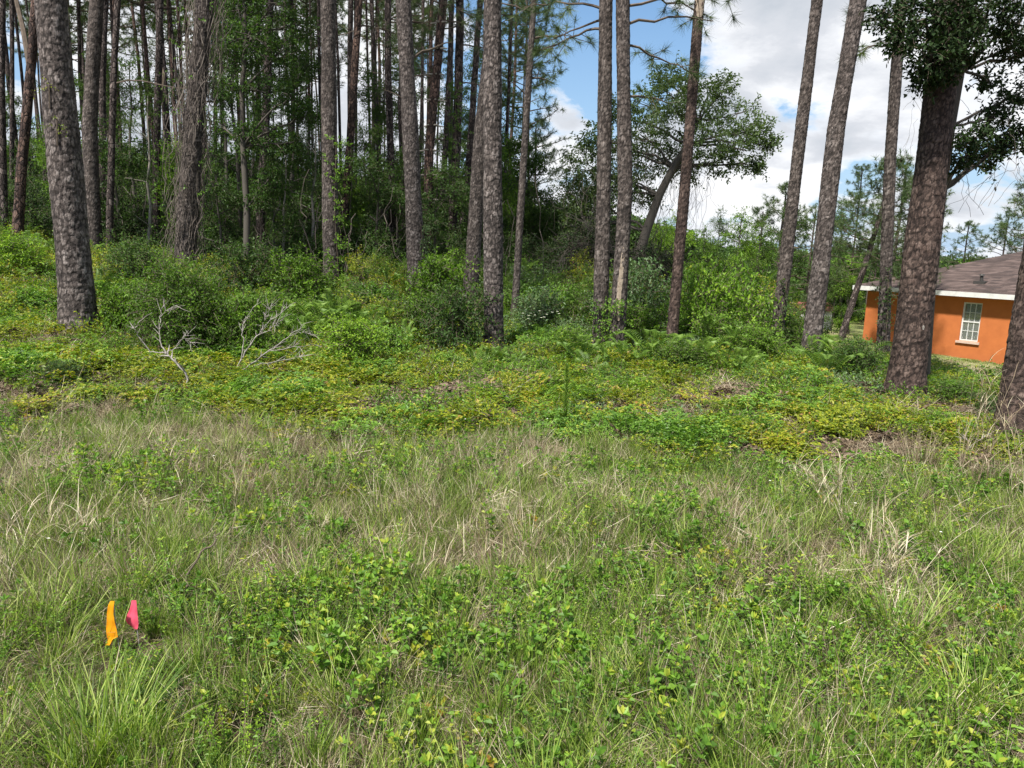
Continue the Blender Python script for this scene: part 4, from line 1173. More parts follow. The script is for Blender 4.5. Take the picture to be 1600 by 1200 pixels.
# pines beyond the lot at the right
def low_crown_pine(px, py, D, toppy, sc_k, label, lean=(0, 0), wpx=4, name='pine_tree', k=0, csc=1.0, extra=()):
    b = P(px, py, D); b[2] = gz(b[0], D); t = P(px, toppy, D); H = t[2] - b[2]
    root = simple_pine(b[0], D, wpx * D / FPX / 2, H, lean, k, label, 'pines beyond the lawn', 'bark', False)
    obj('crown', FARCROWNS[sc_k], root, (lean[0] * H, lean[1] * H, H + .1), (0, 0, k), csc)
    for (q, dx, sc2) in extra: obj('crown', FARCROWNS[(sc_k + 1) % 4], root, (lean[0] * H * q + dx, 0, H * q), (0, 0, k + 2), sc2)
low_crown_pine(1318, 500, 30, 265, 3, 'leaning pine with spreading crown beyond the lawn, between the curved pine and the narrow one', (.19, 0), 12, csc=.9, extra=((.95, 1.3, .6), (.86, -1.1, .45)))
low_crown_pine(1208, 480, 42, 300, 2, 'bushy pine beyond the hedge, behind the slim dark leaning pine', (.02, 0), 6, k=3, csc=.85)
low_crown_pine(1180, 480, 45, 330, 1, 'smaller bushy pine left of the bushy pine beyond the hedge', (0, 0), 5, k=8, csc=.8)
low_crown_pine(1258, 480, 46, 330, 0, 'far pine seen between the slim dark pine and the curved pine', (.01, 0), 5, k=4, csc=.7)
low_crown_pine(1324, 480, 44, 262, 1, 'tall thin pole pine beyond the lawn with a sparse top', (0, 0), 4, k=5, csc=.55)
low_crown_pine(1500, 450, 52, 350, 1, 'small far pine above the roof slope of the orange house', (0, 0), 4, k=6, csc=.6)
low_crown_pine(1590, 450, 50, 285, 2, 'green pine above the ridge of the orange house, at the right edge', (0, 0), 6, k=7, csc=1.0)
low_crown_pine(1560, 450, 56, 340, 3, 'low pine crown above the roof, left of the one at the right edge', (0, 0), 4, k=9, csc=.9)
low_crown_pine(1362, 480, 48, 350, 0, 'far pine behind the narrow dark pine', (0, 0), 4, k=10, csc=.7)
low_crown_pine(1385, 480, 36, 262, 3, 'pine crown spreading right of the narrow dark pine', (.02, 0), 7, k=12, csc=.9)
low_crown_pine(830, 470, 40, 195, 1, 'far pine with tiered branches seen beside the thin leaning pine', (0, 0), 5, k=11, csc=.8)
low_crown_pine(812, 470, 34, 60, 2, 'tall far pine just left of the thin leaning pine', (0, 0), 5, k=13, csc=.8)
# hedge of trees and bushes beyond the lawn and behind the shrubs
HG = 'bushy trees beyond the lawn'
hx = [(2, 1060, 34, 1.2, 'bushy young tree behind the reddish dead pine'), (2, 1100, 36, 1.15, 'bushy young tree right of the reddish dead pine'), (2, 1150, 33, 1.35, 'bright bushy tree left of the slim dark leaning pine'), (2, 1180, 37, 1.4, 'bushy tree directly behind the slim dark leaning pine'), (0, 1235, 39, 1.3, 'bushy tree between the slim dark pine and the curved pine'),
      (0, 1295, 40, 1.3, 'dark bushy tree at the lawn edge right of the curved pine'), (1, 1330, 42, 1.1, 'broad bushy tree behind the leaning pine by the lawn'), (0, 1365, 44, 1.2, 'bushy tree left of the far corner of the orange house'), (1, 1400, 48, 1.0, 'tree top above the eave behind the narrow dark pine'), (2, 1340, 37, 1.1, 'low bushy tree at the lawn edge beside the house'),
      (2, 1310, 37.5, 1.0, 'low bush at the far edge of the lawn'), (1, 1125, 44, .9, 'darker tree behind the bright bushy tree'), (2, 1020, 34, 1.0, 'bush behind the vine heap'), (5, 850, 26, 1.1, 'dark low bush right of the thin leaning pine'), (5, 900, 24, 1.5, 'dark bush left of the close pair of pines'), (5, 935, 25, 1.4, 'dark bush behind the left one of the close pair'), (2, 822, 30, .9, 'bushy tree behind the thin leaning pine')]
for (i, px, y, sc, lb) in hx: put_sap(i, xat(px, y), y, sc, lb, HG, 'bushy_tree')

# far treeline: one mass
def sprig_mesh(seed, mat, n=26, r=.5, L=.09, Wd=.045, nl=8, ln=.3, name='leaf_sprig'):
    rg = np.random.default_rng(seed); g = Geo()
    leafy_blob(g, np.zeros(3), (r, r, r * .75), n, ln, nl, L, Wd, rg, False, .1, 0, 1)
    return g.mesh(name, [mat, M['twig']])
FAR = [sprig_mesh(71, M['tree'], 40, .9, .24, .14, 8, .5), sprig_mesh(72, M['shrub'], 40, .9, .24, .14, 8, .5), sprig_mesh(73, M['dark'], 40, .9, .24, .14, 8, .5)]
n = 9000
yy = RNG.uniform(50, 85, n); pxx = RNG.uniform(-250, 2000, n)
xx = (pxx - 800) / FPX * yy * 1.02
topz = np.where(pxx < 800, 2.8, 1.5) + np.where(pxx < 800, 3.2, 2.6) * fbm(xx, yy * 0, 9) + 1.5 * fbm(xx, yy, 3)
zz = ground(xx, yy) + RNG.uniform(0, 1, n) ** .8 * np.maximum(1.0, topz)
scatter('distant_woods', 'far treeline of mixed green foliage closing the view behind the lot', 'woods', FAR, np.stack([xx, yy, zz], 1), RNG.uniform(0, 6.28, (n, 3)), RNG.uniform(.8, 1.5, n), RNG.integers(0, 3, n))

# shaded thicket in the woods
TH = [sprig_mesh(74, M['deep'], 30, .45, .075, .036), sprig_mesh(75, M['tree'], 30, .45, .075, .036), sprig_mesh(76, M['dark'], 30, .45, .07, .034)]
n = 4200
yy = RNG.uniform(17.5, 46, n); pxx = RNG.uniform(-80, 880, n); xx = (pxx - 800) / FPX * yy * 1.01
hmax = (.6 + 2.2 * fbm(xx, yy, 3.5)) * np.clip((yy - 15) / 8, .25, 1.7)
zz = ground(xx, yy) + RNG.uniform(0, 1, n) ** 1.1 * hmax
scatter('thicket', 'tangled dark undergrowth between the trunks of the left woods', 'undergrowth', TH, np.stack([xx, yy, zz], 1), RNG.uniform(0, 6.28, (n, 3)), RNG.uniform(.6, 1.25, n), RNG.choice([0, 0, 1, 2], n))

# bare tangle of stems in the woods and dry vines
def vine_tangle(c, w_, h_, n, r, seed, hang=True):
    rd = random.Random(seed); g = Geo()
    for i in range(n):
        x0 = c[0] + rd.gauss(0, w_ * .4); y0 = c[1] + rd.gauss(0, w_ * .3); z1 = c[2] + h_ * rd.uniform(.45, 1)
        p0 = np.array([x0, y0, c[2] + rd.uniform(-.1, .2) * h_]); p1 = np.array([x0 + rd.gauss(0, w_ * .2), y0 + rd.gauss(0, w_ * .15), z1])
        tube(g, bez(p0, p1, 0, 9, .2, rd), r * rd.uniform(.4, 1.2), 4)
    return g
g = Geo()
for i in range(110):
    y = RNG.uniform(17, 30); x = xat(RNG.uniform(150, 760), y); z = gz(x, y)
    gg = vine_tangle((x, y, z), 1.6, RNG.uniform(1.2, 3.2), 4, .009, i)
    for v, f, t, m_ in zip(gg.v, gg.f, gg.t, gg.m): pass
    off_ = g.n
    for v in gg.v: g.v.append(v)
    for f in gg.f: g.f.append(np.where(f >= 0, f + off_, -1))
    for t in gg.t: g.t.append(t)
    for m_ in gg.m: g.m.append(m_)
    g.n += gg.n
stuff(obj('stem_tangle', g.mesh('stem_tangle', [M['vine']])), 'bare thin grey stems tangled in the shade of the woods', 'undergrowth')

# vines hanging on the shaggy trunk (part of that tree)
root, b, at, rad, top = ROOTS['I']; g = Geo(); rd = random.Random(3)
for i in range(330):
    z1 = b[2] + rd.uniform(.8, 6.6); a = rd.uniform(0, 6.28); x, y = at(z1); rr_ = float(rad(z1)) + abs(rd.gauss(0, .12)) * (.6 + z1 * .14) + .01
    ln = rd.uniform(.5, 2.2); z0 = max(b[2] + .05, z1 - ln); x0, y0 = at(z0); r0_ = float(rad(z0)) + abs(rd.gauss(0, .09)) + .01; a0_ = a + rd.gauss(0, .35)
    p0 = np.array([float(x0) + r0_ * math.cos(a0_), float(y0) + r0_ * math.sin(a0_), z0]) - b; p1 = np.array([float(x) + rr_ * math.cos(a), float(y) + rr_ * math.sin(a), z1]) - b
    p0 = p0 + np.array([rd.gauss(0, .10), rd.gauss(0, .10), 0])
    tube(g, bez(p0, p1, 0, 9, .17, rd), rd.uniform(.002, .007), 3)
o = obj('vine', g.mesh('hanging_vine', [M['vine']]), root); o['kind'] = 'stuff'
g = Geo(); rg = np.random.default_rng(9)
for i in range(70):
    z = b[2] + rd.uniform(.8, 5.5); x, y = at(z); a = rd.uniform(0, 6.28); rr_ = float(rad(z)) + rd.uniform(.0, .3)
    twig_leaves(g, np.array([float(x) + rr_ * math.cos(a), float(y) + rr_ * math.sin(a), z]) - b, np.array([math.cos(a), math.sin(a), .1]), rd.uniform(.15, .4), 7, .06, .03, rg)
o = obj('vine_leaf', g.mesh('vine_leaf', [M['weed'], M['twig']]), root); o['kind'] = 'stuff'

# leafy climbers on several trunks
def climber(key, py0, py1, side, n, seed, mat, L=.05, spread=.06, az=None):
    root, b, at, rad, top = ROOTS[key]; rg = np.random.default_rng(seed); rd = random.Random(seed); g = Geo()
    z0, z1 = pz(key, py0), pz(key, py1)
    for i in range(n):
        z = rd.uniform(z0, z1); x, y = at(z); a = side + rd.gauss(0, .5); rr_ = float(rad(z)) + rd.uniform(0, spread)
        twig_leaves(g, np.array([float(x) + rr_ * math.cos(a), float(y) + rr_ * math.sin(a), z]) - b, np.array([math.cos(a), math.sin(a), rd.uniform(-.5, .5)]), rd.uniform(.08, .22), 6, L, L * .6, rg, tw=1)
    zs = np.linspace(max(b[2], min(z0, z1) - .2), max(z0, z1), 12)
    pts = []
    for z in zs:
        x, y = at(z); a = side + .2 * math.sin(z * 2); rr_ = float(rad(z)) + .012; pts.append(np.array([float(x) + rr_ * math.cos(a), float(y) + rr_ * math.sin(a), z]) - b)
    tube(g, pts, .008, 5, .5, 1)
    o = obj('climbing_vine', g.mesh('climbing_vine', [mat, M['twig']]), root); return o
climber('K', 460, 215, R(-35), 110, 1, M['weed'], .06, .14)
climber('O', 455, 350, R(-25), 70, 2, M['blue'], .045, .05)
climber('U', 545, 470, R(-90), 60, 3, M['weed'], .045, .05)
climber('V', 555, 465, R(-120), 70, 4, M['weed'], .045, .06)
climber('Y', 540, 440, R(-90), 60, 5, M['dark'], .04, .03)
climber('AA', 550, 420, R(-100), 60, 6, M['dark'], .04, .03)
climber('Z', 560, 520, R(-90), 30, 7, M['weed'], .045, .06)
climber('A', 205, 190, R(-70), 6, 8, M['yellow'], .03, .03)
climber('A', 148, 138, R(-95), 5, 9, M['yellow'], .03, .03)
climber('AB', 190, 240, R(-10), 16, 10, M['dark'], .05, .06)
climber('Q1', 330, 130, R(-90), 130, 12, M['tree'], .07, .35)
climber('L', 440, 330, R(-60), 50, 13, M['weed'], .05, .1)
climber('G', 405, 350, R(-60), 30, 14, M['dark'], .05, .1)
climber('H', 390, 230, R(-60), 90, 15, M['weed'], .06, .3)

# the heap of dry vines behind the close pair, and vines hanging from the oak
D = 19.0
c = P(990, 470, D); c[2] = gz(c[0], D)
rd = random.Random(12); g = Geo()
def dome(px):   # height of the heap against the sideways place
    return 2.3 * math.exp(-((px - 930) / 62) ** 2) + 1.75 * math.exp(-((px - 1030) / 40) ** 2)
for i in range(2200):
    px = rd.uniform(865, 1085); yv = D + rd.uniform(-.9, 1.6); x = xat(px, yv); h = dome(px) * rd.uniform(.1, 1.0)
    z = gz(x, yv); ln = rd.uniform(.4, 1.3); d = np.array([rd.gauss(.3, .8), rd.gauss(0, .5), rd.gauss(-.5, .8)]); d = d / np.linalg.norm(d) * ln
    p1 = np.array([x, yv, z + h])
    tube(g, bez(p1 - c, p1 + d - c, rd.uniform(-.3, .3), 7, .18, rd), rd.uniform(.003, .008), 3)
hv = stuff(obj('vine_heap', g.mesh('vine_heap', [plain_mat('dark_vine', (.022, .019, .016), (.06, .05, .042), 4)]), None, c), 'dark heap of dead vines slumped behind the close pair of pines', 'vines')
g = Geo(); rg = np.random.default_rng(13)
for i in range(420):
    px = rd.uniform(860, 1040); yv = D + rd.uniform(-.4, 1.9); x = xat(px, yv); z = gz(x, yv) + dome(px) * rd.uniform(.1, .95)
    leafy_blob(g, np.array([x, yv, z]) - c, (.34, .34, .24), 13, .24, 8, .07, .034, rg)
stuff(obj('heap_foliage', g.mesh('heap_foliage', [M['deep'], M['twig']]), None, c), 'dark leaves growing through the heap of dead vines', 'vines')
g = Geo()
for i in range(150):
    px = rd.uniform(985, 1110) if i < 110 else rd.uniform(880, 985); py = rd.uniform(215, 290); yv = 21 + rd.uniform(-1, 1)
    p1 = P(px, py, yv); p0 = p1 + np.array([rd.gauss(-.1, .3), rd.gauss(0, .2), -rd.uniform(.4, 2.4)])
    tube(g, bez(p0 - OAKB, p1 - OAKB, 0, 9, .24, rd), rd.uniform(.002, .005), 3)
ok = [o for o in bpy.data.objects if o.name == 'oak_tree'][0]
o = obj('vine', g.mesh('oak_vine', [M['vine']]), ok); o['kind'] = 'stuff'
g = Geo()
bt = [o for o in bpy.data.objects if o.get('label', '').startswith('dark leafy tree')][0]
for i in range(46):
    px, py = rd.uniform(1420, 1600), rd.uniform(140, 290); yv = 9.9 + rd.uniform(-.3, .6)
    p1 = P(px, py, yv); p0 = p1 + np.array([rd.gauss(0, .3), rd.gauss(0, .1), -rd.uniform(.2, .8)])
    tube(g, bez(p0 - b1, p1 - b1, rd.uniform(-.1, .2), 8, .2, rd), rd.uniform(.0015, .003), 3)
o = obj('bare_twig', g.mesh('bare_twig', [M['vine']]), bt); o['kind'] = 'stuff'

# ------------------------------------------------------------------ dead branches
def branch_thing(label, D, lines, dz=0.0, mat='dead', name='dead_branch', twigs=10, seed=0):
    rd = random.Random(seed); g = Geo()
    root = P(lines[0][0][0], lines[0][0][1], D); root[2] = gz(root[0], root[1])
    shift = None
    for (pts, r0, r1, bulge) in [(l[0:-3], l[-3], l[-2], l[-1]) for l in lines]:
        q = np.array([P(px, py, D + bulge * i / len(pts)) for i, (px, py) in enumerate(pts)])
        if shift is None: shift = root - q[0]
        # resample
        t = np.linspace(0, len(q) - 1, len(q) * 4); k = np.arange(len(q))
        s = np.stack([np.interp(t, k, q[:, a]) for a in range(3)], 1) + shift - root
        s[1:-1] += np.array([[rd.gauss(0, .006) for _ in range(3)] for _ in range(len(s) - 2)])
        tube(g, s, np.linspace(r0, r1, len(s)) * .8, 6)
        for _ in range(twigs):
            i = rd.randint(len(s) // 3, len(s) - 1); d = unit(unit(s[i] - s[i - 1]) * .7 + np.array([rd.gauss(0, .6), rd.gauss(0, .6), rd.gauss(.2, .4)]))
            ln = rd.uniform(.04, .16)
            tube(g, bez(s[i], s[i] + d * ln, .05, 5, .12, rd), np.linspace(max(r1, .0035), .0012, 5), 4)
    o = obj(name, g.mesh(name, [M[mat]], True), None, root)
    o['label'] = label; o['category'] = 'branch'; o['group'] = 'dead branches on the lot'
    return o
branch_thing('bare grey forked dead branch standing up from the yellow ground cover at the left', 7.4, [
    [(296, 622), (293, 597), (270, 571), (260, 562), .014, .011, 0], [(260, 562), (234, 560), (216, 534), (211, 524), (223, 509), .009, .003, -.1],
    [(260, 562), (253, 548), (250, 522), (251, 505), (256, 482), .009, .003, .15], [(251, 505), (262, 494), (275, 488), .005, .002, 0], [(262, 560), (272, 556), (286, 538), (297, 529), .006, .002, .1], [(286, 538), (300, 545), .004, .002, 0]], seed=1)
branch_thing('spreading brush of bare grey dead branches leaning right beside the green shrub', 8.1, [
    [(362, 588), (380, 560), (399, 529), (418, 507), (456, 477), .012, .003, .1], [(377, 562), (380, 535), (378, 515), (385, 497), (403, 474), .007, .002, .3], [(366, 590), (384, 577), (418, 552), (453, 527), (478, 507), .012, .003, -.1],
    [(418, 552), (455, 545), (500, 541), .006, .002, .1], [(399, 529), (425, 515), (445, 497), .006, .002, -.1], [(384, 577), (430, 566), (478, 558), .006, .002, -.2], [(453, 527), (470, 520), (488, 524), .004, .001, 0], [(410, 517), (414, 495), (425, 480), .005, .002, .2], [(380, 577), (383, 592), .008, .004, 0]], twigs=16, seed=2)
branch_thing('twisted grey stick lying in the ground cover at the centre', 7.6, [[(770, 648), (790, 632), (800, 622), (822, 610), .012, .004, .5], [(790, 632), (808, 640), .007, .003, 0]], twigs=5, seed=3)
branch_thing('short grey stick on the turf at the left of centre', 7.3, [[(455, 600), (468, 594), (482, 588), .008, .003, .3]], twigs=3, seed=4)
branch_thing('curved pale stick lying in the grass right of the pink flag', 3.0, [[(298, 1120), (303, 1070), (330, 1030), (352, 1003), .008, .004, .25]], twigs=0, seed=5, mat='twig')
branch_thing('pale grey forked twig in the ground cover left of the nearest pine', 6.3, [[(1503, 715), (1512, 700), (1518, 690), (1505, 680), .006, .002, .1], [(1512, 700), (1535, 680), (1552, 672), .005, .002, 0]], twigs=4, seed=6)

# ------------------------------------------------------------------ survey flags
def flag(label, px, py, D, col, outline, stake_h, name='survey_flag'):
    m, k = new_mat('flag_film_' + name)
    tcn = k.n('ShaderNodeTexCoord'); nz = k.noise(tcn.outputs['Object'], 30, 4, .6)
    c = k.ramp(nz, [(.3, tuple(v * .88 for v in col)), (.7, col)])
    b = k.n('ShaderNodeBsdfPrincipled'); k.l(c, b.inputs['Base Color']); b.inputs['Roughness'].default_value = .45
    tr = k.n('ShaderNodeBsdfTranslucent'); k.l(c, tr.inputs[0]); mx = k.n('ShaderNodeMixShader'); mx.inputs[0].default_value = .3
    k.l(b.outputs[0], mx.inputs[1]); k.l(tr.outputs[0], mx.inputs[2]); oo = k.n('ShaderNodeOutputMaterial'); k.l(mx.outputs[0], oo.inputs[0])
    top = P(px, py, D); gzv = gz(top[0], D)
    root = thing('survey_flag', label, 'flag', (top[0], D, gzv), 'survey flags in the grass')
    rt = np.array([top[0], D, gzv])
    g = Geo(); tube(g, [np.array([.01, .01, -.1]), np.array([.004, 0, (top[2] - gzv) * .5]), top - rt + np.array([0, 0, -.004])], .0018, 6)
    obj('stake', g.mesh('flag_stake', [plain_mat('wire', (.25, .25, .25), (.35, .33, .3), 30, .4)]), root)
    # cloth: rows from the top, each (left px, right px, py); folds in depth
    g = Geo(); n = 10; rows = []
    ol = np.array(outline, float)
    for t in np.linspace(0, len(ol) - 1, 26):
        k0 = np.arange(len(ol)); l, r_, y_ = [np.interp(t, k0, ol[:, a]) for a in range(3)]
        for s in np.linspace(0, 1, n):
            q = P(l + (r_ - l) * s, y_, D + .004 * abs(((s * 2.5 + y_ * .02) % 2) - 1) * min(1, (y_ - ol[0, 2]) / 12) - .014 * s - .001 * math.sin(y_ * .3))
            rows.append(q - rt)
    i = (np.arange(25)[:, None] * n + np.arange(n - 1)[None, :]).ravel()
    g.add(rows, np.stack([i, i + 1, i + n + 1, i + n], 1))
    cl = obj('flag_cloth', g.mesh('flag_cloth', [m]), root)
    md = cl.modifiers.new('thickness', 'SOLIDIFY'); md.thickness = .0008
flag('orange survey flag drooping on its wire in the grass, left of the pink one', 177, 940, 2.62, (.86, .36, .01), [(173, 179, 939), (169, 178, 946), (167, 177, 960), (167, 179, 970), (166, 182, 982), (167, 184.5, 995), (169, 176, 999), (165, 171, 1009)], .2)
flag('pink survey flag drooping in the grass, right of the orange one', 209, 938, 2.66, (.85, .12, .20), [(206, 213, 938), (204, 214, 948), (199, 215, 960), (196, 216, 968), (199, 216.5, 974), (206, 216, 979), (210, 215, 983)], .2)

# ------------------------------------------------------------------ turf, weeds and ground cover
def tuft(seed, n, L, Wd, spread, lean, curl, mat, mi_mix=None, segs=4, flop=0):
    rg = np.random.default_rng(seed); g = Geo()
    r = np.sqrt(rg.random(n)) * spread; a = rg.uniform(0, 6.28, n)
    root_ = np.stack([r * np.cos(a), r * np.sin(a), np.full(n, -.02)], 1)
    hd = a + rg.normal(0, .9, n)
    ll = L * rg.uniform(.45, 1.15, n)
    blades(g, root_, hd, ll, Wd * rg.uniform(.6, 1.3, n), np.abs(rg.normal(lean, .18, n)), rg.uniform(.2, 1, n) * curl, rg.random(n), segs)
    if mi_mix:
        k = int(n * mi_mix)
        r = np.sqrt(rg.random(k)) * spread; a = rg.uniform(0, 6.28, k)
        root_ = np.stack([r * np.cos(a), r * np.sin(a), np.full(k, -.02)], 1)
        blades(g, root_, a + rg.normal(0, 1.2, k), L * rg.uniform(.4, 1.1, k), Wd * rg.uniform(.5, 1.0, k), np.abs(rg.normal(lean + .25, .3, k)), rg.uniform(.2, 1, k) * (curl + .5), rg.random(k), segs, 1)
    other = M['straw'] if mat is M['grass'] else M['grass']
    return g.mesh('grass_tuft', [mat, other])
def thatch(seed, n=130, r=.16, mat='straw'):
    rg = np.random.default_rng(seed); g = Geo()
    a = rg.uniform(0, 6.28, n); q = np.sqrt(rg.random(n)) * r
    root_ = np.stack([q * np.cos(a), q * np.sin(a), rg.uniform(-.01, .06, n)], 1)
    blades(g, root_, rg.uniform(0, 6.28, n), rg.uniform(.06, .24, n), rg.uniform(.0014, .0032, n), rg.uniform(.9, 1.55, n), rg.uniform(-.5, .6, n), rg.random(n), 4)
    return g.mesh('thatch', [M[mat]])
def weed(seed, stems, H, L, Wd, mat, pairs=8, spread=.08, lean=.3, fine=True):
    rg = np.random.default_rng(seed); g = Geo()
    for s in range(stems):
        a = rg.uniform(0, 6.28); q = rg.uniform(0, spread); h = H * rg.uniform(.6, 1.1)
        b = np.array([math.cos(a) * q, math.sin(a) * q, -.02]); d = np.array([math.cos(a) * lean * rg.uniform(.2, 1.5), math.sin(a) * lean * rg.uniform(.2, 1.5), 1.]); d /= np.linalg.norm(d)
        t = np.linspace(.18, 1, pairs); pos = b + d * h * t[:, None] + np.array([math.cos(a), math.sin(a), -.3]) * (t ** 2)[:, None] * h * .12
        tube(g, np.array([b, pos[pairs // 2], pos[-1]]), [.0018, .0014, .0008], 3, .4, 1)
        for k_ in range(2):
            ph = np.arange(pairs) * 1.57 + k_ * math.pi + rg.uniform(0, 1)
            dd = np.stack([np.cos(ph), np.sin(ph), rg.uniform(.1, .7, pairs)], 1)
            leaves(g, pos, dd, np.array([[0, 0, 1.]]) + rg.normal(size=(pairs, 3)) * .25, L * rg.uniform(.6, 1.15, pairs) * (1.15 - .5 * t), Wd * rg.uniform(.7, 1.1, pairs), np.clip(rg.uniform(.2, .75, pairs) + t * .15, 0, 1), .2, 0, fine)
        e = pos[-1]; leaves(g, np.repeat(e[None], 3, 0), rg.normal(size=(3, 3)) * .4 + np.array([0, 0, .8]), rg.normal(size=(3, 3)), np.full(3, L * .6), np.full(3, Wd * .6), rg.uniform(.6, .95, 3), .2, 0, fine)
    return g.mesh('weed', [mat, M['twig']])
def cover(seed, n, r, H, L, Wd, mat, tri=True):
    """low ground cover: leaves in threes on short stems"""
    rg = np.random.default_rng(seed); g = Geo()
    a = rg.uniform(0, 6.28, n); q = np.sqrt(rg.random(n)) * r
    c = np.stack([q * np.cos(a), q * np.sin(a), H * rg.uniform(.3, 1, n)], 1)
    for k_ in range(3):
        ph = a * 3 + k_ * 2.09
        dd = np.stack([np.cos(ph), np.sin(ph), rg.uniform(-.1, .5, n)], 1)
        leaves(g, c, dd, np.array([[0, 0, 1.]]) + rg.normal(size=(n, 3)) * .3, L * rg.uniform(.6, 1.2, n), Wd * rg.uniform(.7, 1.2, n), np.clip(rg.beta(2, 2.6, n) + .04, 0, 1), .15, 0, False)
    return g.mesh('ground_cover', [mat])

TUFTS = [tuft(81, 90, .24, .0036, .07, .25, .9, M['grass'], .35), tuft(82, 80, .30, .0042, .06, .2, 1.0, M['grass'], .25), tuft(83, 70, .18, .0034, .09, .35, .8, M['grass'], .5), tuft(84, 70, .34, .0050, .05, .25, 1.2, M['grass'], .15)]
DRY = [tuft(85, 80, .22, .0030, .08, .4, 1.2, M['straw'], .25), tuft(86, 60, .30, .0028, .06, .35, 1.2, M['straw'], .4), thatch(87), thatch(88), thatch(89, 90, .2)]
WEEDS = [weed(91, 9, .20, .028, .011, M['weed'], 10, .09), weed(92, 7, .28, .036, .012, M['weed'], 9, .08), weed(93, 10, .13, .022, .012, M['weed'], 5, .1), weed(94, 6, .22, .05, .024, M['weed'], 6, .1), weed(95, 12, .24, .02, .009, M['shrub'], 14, .1), weed(96, 8, .16, .03, .014, M['dark'], 6, .1)]
LUSH = [weed(97, 7, .24, .055, .027, M['weed'], 7, .1, .35), weed(98, 6, .16, .05, .032, M['yellow'], 4, .1, .4)]
def field(n, y0, y1, pad=1.15, px0=-80, px1=1680, even=False):
    """points spread over the ground the camera looks along, uniform in area"""
    u = RNG.random(n * 2); yy = np.sqrt(y0 ** 2 + u * (y1 ** 2 - y0 ** 2)); k = (px1 - px0)
    xx = (RNG.uniform(px0, px1, n * 2) - 800) / FPX * (yy + .3) * pad
    return xx[:n], yy[:n]
def rots(n, tilt=.2): return np.stack([RNG.normal(0, tilt, n), RNG.normal(0, tilt, n), RNG.uniform(0, 6.28, n)], 1)
def lump(x, y, cx_, cy_, rx, ry): return np.exp(-(((x - cx_) / rx) ** 2 + ((y - cy_) / ry) ** 2))
edge_y = lambda x: 6.45 + .05 * np.clip(-x, 0, 8) - .14 * np.clip(x, 0, 8) + 1.7 * (fbm(x, x * 0 + 5, 1.5) - .5)   # where turf gives way to ground cover

FX = float(P(190, 960, 2.6)[0])
def place(name, label, cat, variants, n, y0, y1, prob, scale, tilt=.2, choose=None, lift=0.0, px=(-80, 1680)):
    x, y = field(n, y0, y1, 1.15, *px)
    keep = RNG.random(n) < prob(x, y); x, y = x[keep], y[keep]; m_ = len(x)
    z = ground(x, y) + lift
    idx = choose(x, y) if choose else RNG.integers(0, len(variants), m_)
    clear = 1 - .5 * lump(x, y, FX, 2.42, .34, .34)
    return scatter(name, label, cat, variants, np.stack([x, y, z], 1), rots(m_, tilt), scale(x, y) * RNG.uniform(.6, 1.2, m_) * clear, idx)

green = lambda x, y: np.clip((fbm(x, y, 1.1) - .40) * 4, 0, 1)
dry = lambda x, y: np.clip((fbm(x + 40, y + 9, .8) - .38) * 4, .12, 1)
lush = lambda x, y: np.clip((fbm(x + 11, y + 60, .8) - .46) * 6, 0, 1) * .8 + .8 * lump(x, y, .6, 3.0, 1.1, .5) + .9 * lump(x, y, -2.2, 4.7, .7, .5) + .4 * lump(x, y, 1.8, 2.6, 1., .5) + .4 * lump(x, y, -.6, 2.6, .8, .3)
turf = lambda x, y: np.clip((edge_y(x) + 2.2 * (fbm(x + 3, y + 50, .7) - .5) - y) * 1.4, 0, 1)
place('grass', 'green roadside grass mixed with dry blades over the foreground', 'grass', TUFTS, 14000, 1.1, 9.0, lambda x, y: turf(x, y) * (.5 + .5 * green(x, y)), lambda x, y: np.clip(.80 - .05 * (y - 3), .55, .8), .4)
place('dry_grass', 'straw coloured dead grass and thatch lying through the turf', 'dry grass', DRY, 20000, 1.1, 9.4, lambda x, y: np.clip(turf(x, y + .3), .0, 1) * (.26 + .8 * dry(x, y) + .5 * lump(x, y, FX - .2, 3.3, .8, .6)) * np.clip(.62 + (y - 1.6) * .2, .6, 1), lambda x, y: np.clip(.62 + .1 * (y - 1.6), .62, .85) - .04 * np.clip(y - 4, 0, 4), .45)
place('weeds', 'small leafy weeds growing through the grass', 'weeds', WEEDS, 9000, 1.1, 8.6, lambda x, y: turf(x, y) * np.clip(.10 + lush(x, y) * .8, 0, 1), lambda x, y: np.full(len(x), .9), .2)
place('broadleaf_weeds', 'bright broad leaved weeds in the near grass', 'weeds', LUSH, 1500, 1.2, 6, lambda x, y: np.clip(lush(x, y) ** 1.6 * .55 + .02, 0, 1), lambda x, y: np.full(len(x), .85), .2)

COV = [cover(101, 90, .2, .11, .030, .020, M['yellow']), cover(102, 80, .2, .16, .034, .020, M['yellow']), cover(103, 80, .2, .2, .034, .018, M['weed']), cover(104, 70, .18, .14, .028, .016, M['shrub']), thatch(105, 70, .2), cover(106, 60, .2, .02, .05, .03, M['litter'])]
zone = lambda x, y: np.clip((y - edge_y(x) + .5 + 1.6 * (fbm(x + 33, y + 20, .7) - .5)) * 1.5, 0, 1)
def pick_cov(x, y):
    a = fbm(x + 5, y + 5, 1.4) + RNG.normal(0, .08, len(x))
    i = np.where(a > .62, 2, np.where(a > .5, 1, 0)); i = np.where(a < .36, 3, i)
    i = np.where(RNG.random(len(x)) < .17, 4, i); i = np.where(RNG.random(len(x)) < .13 + .5 * (fbm(x + 70, y, .9) > .62), 5, i)
    return i
place('ground_cover', 'low yellow green leafy ground cover between turf and shrubs', 'ground cover', COV, 18000, 4.9, 14, lambda x, y: zone(x, y) * np.clip((fbm(x + 90, y + 4, .8) - .40) * 7, .08, 1) * np.clip((13.5 - y) / 2, .2, 1) * (x < 9), lambda x, y: np.full(len(x), 1.0), .25, pick_cov)
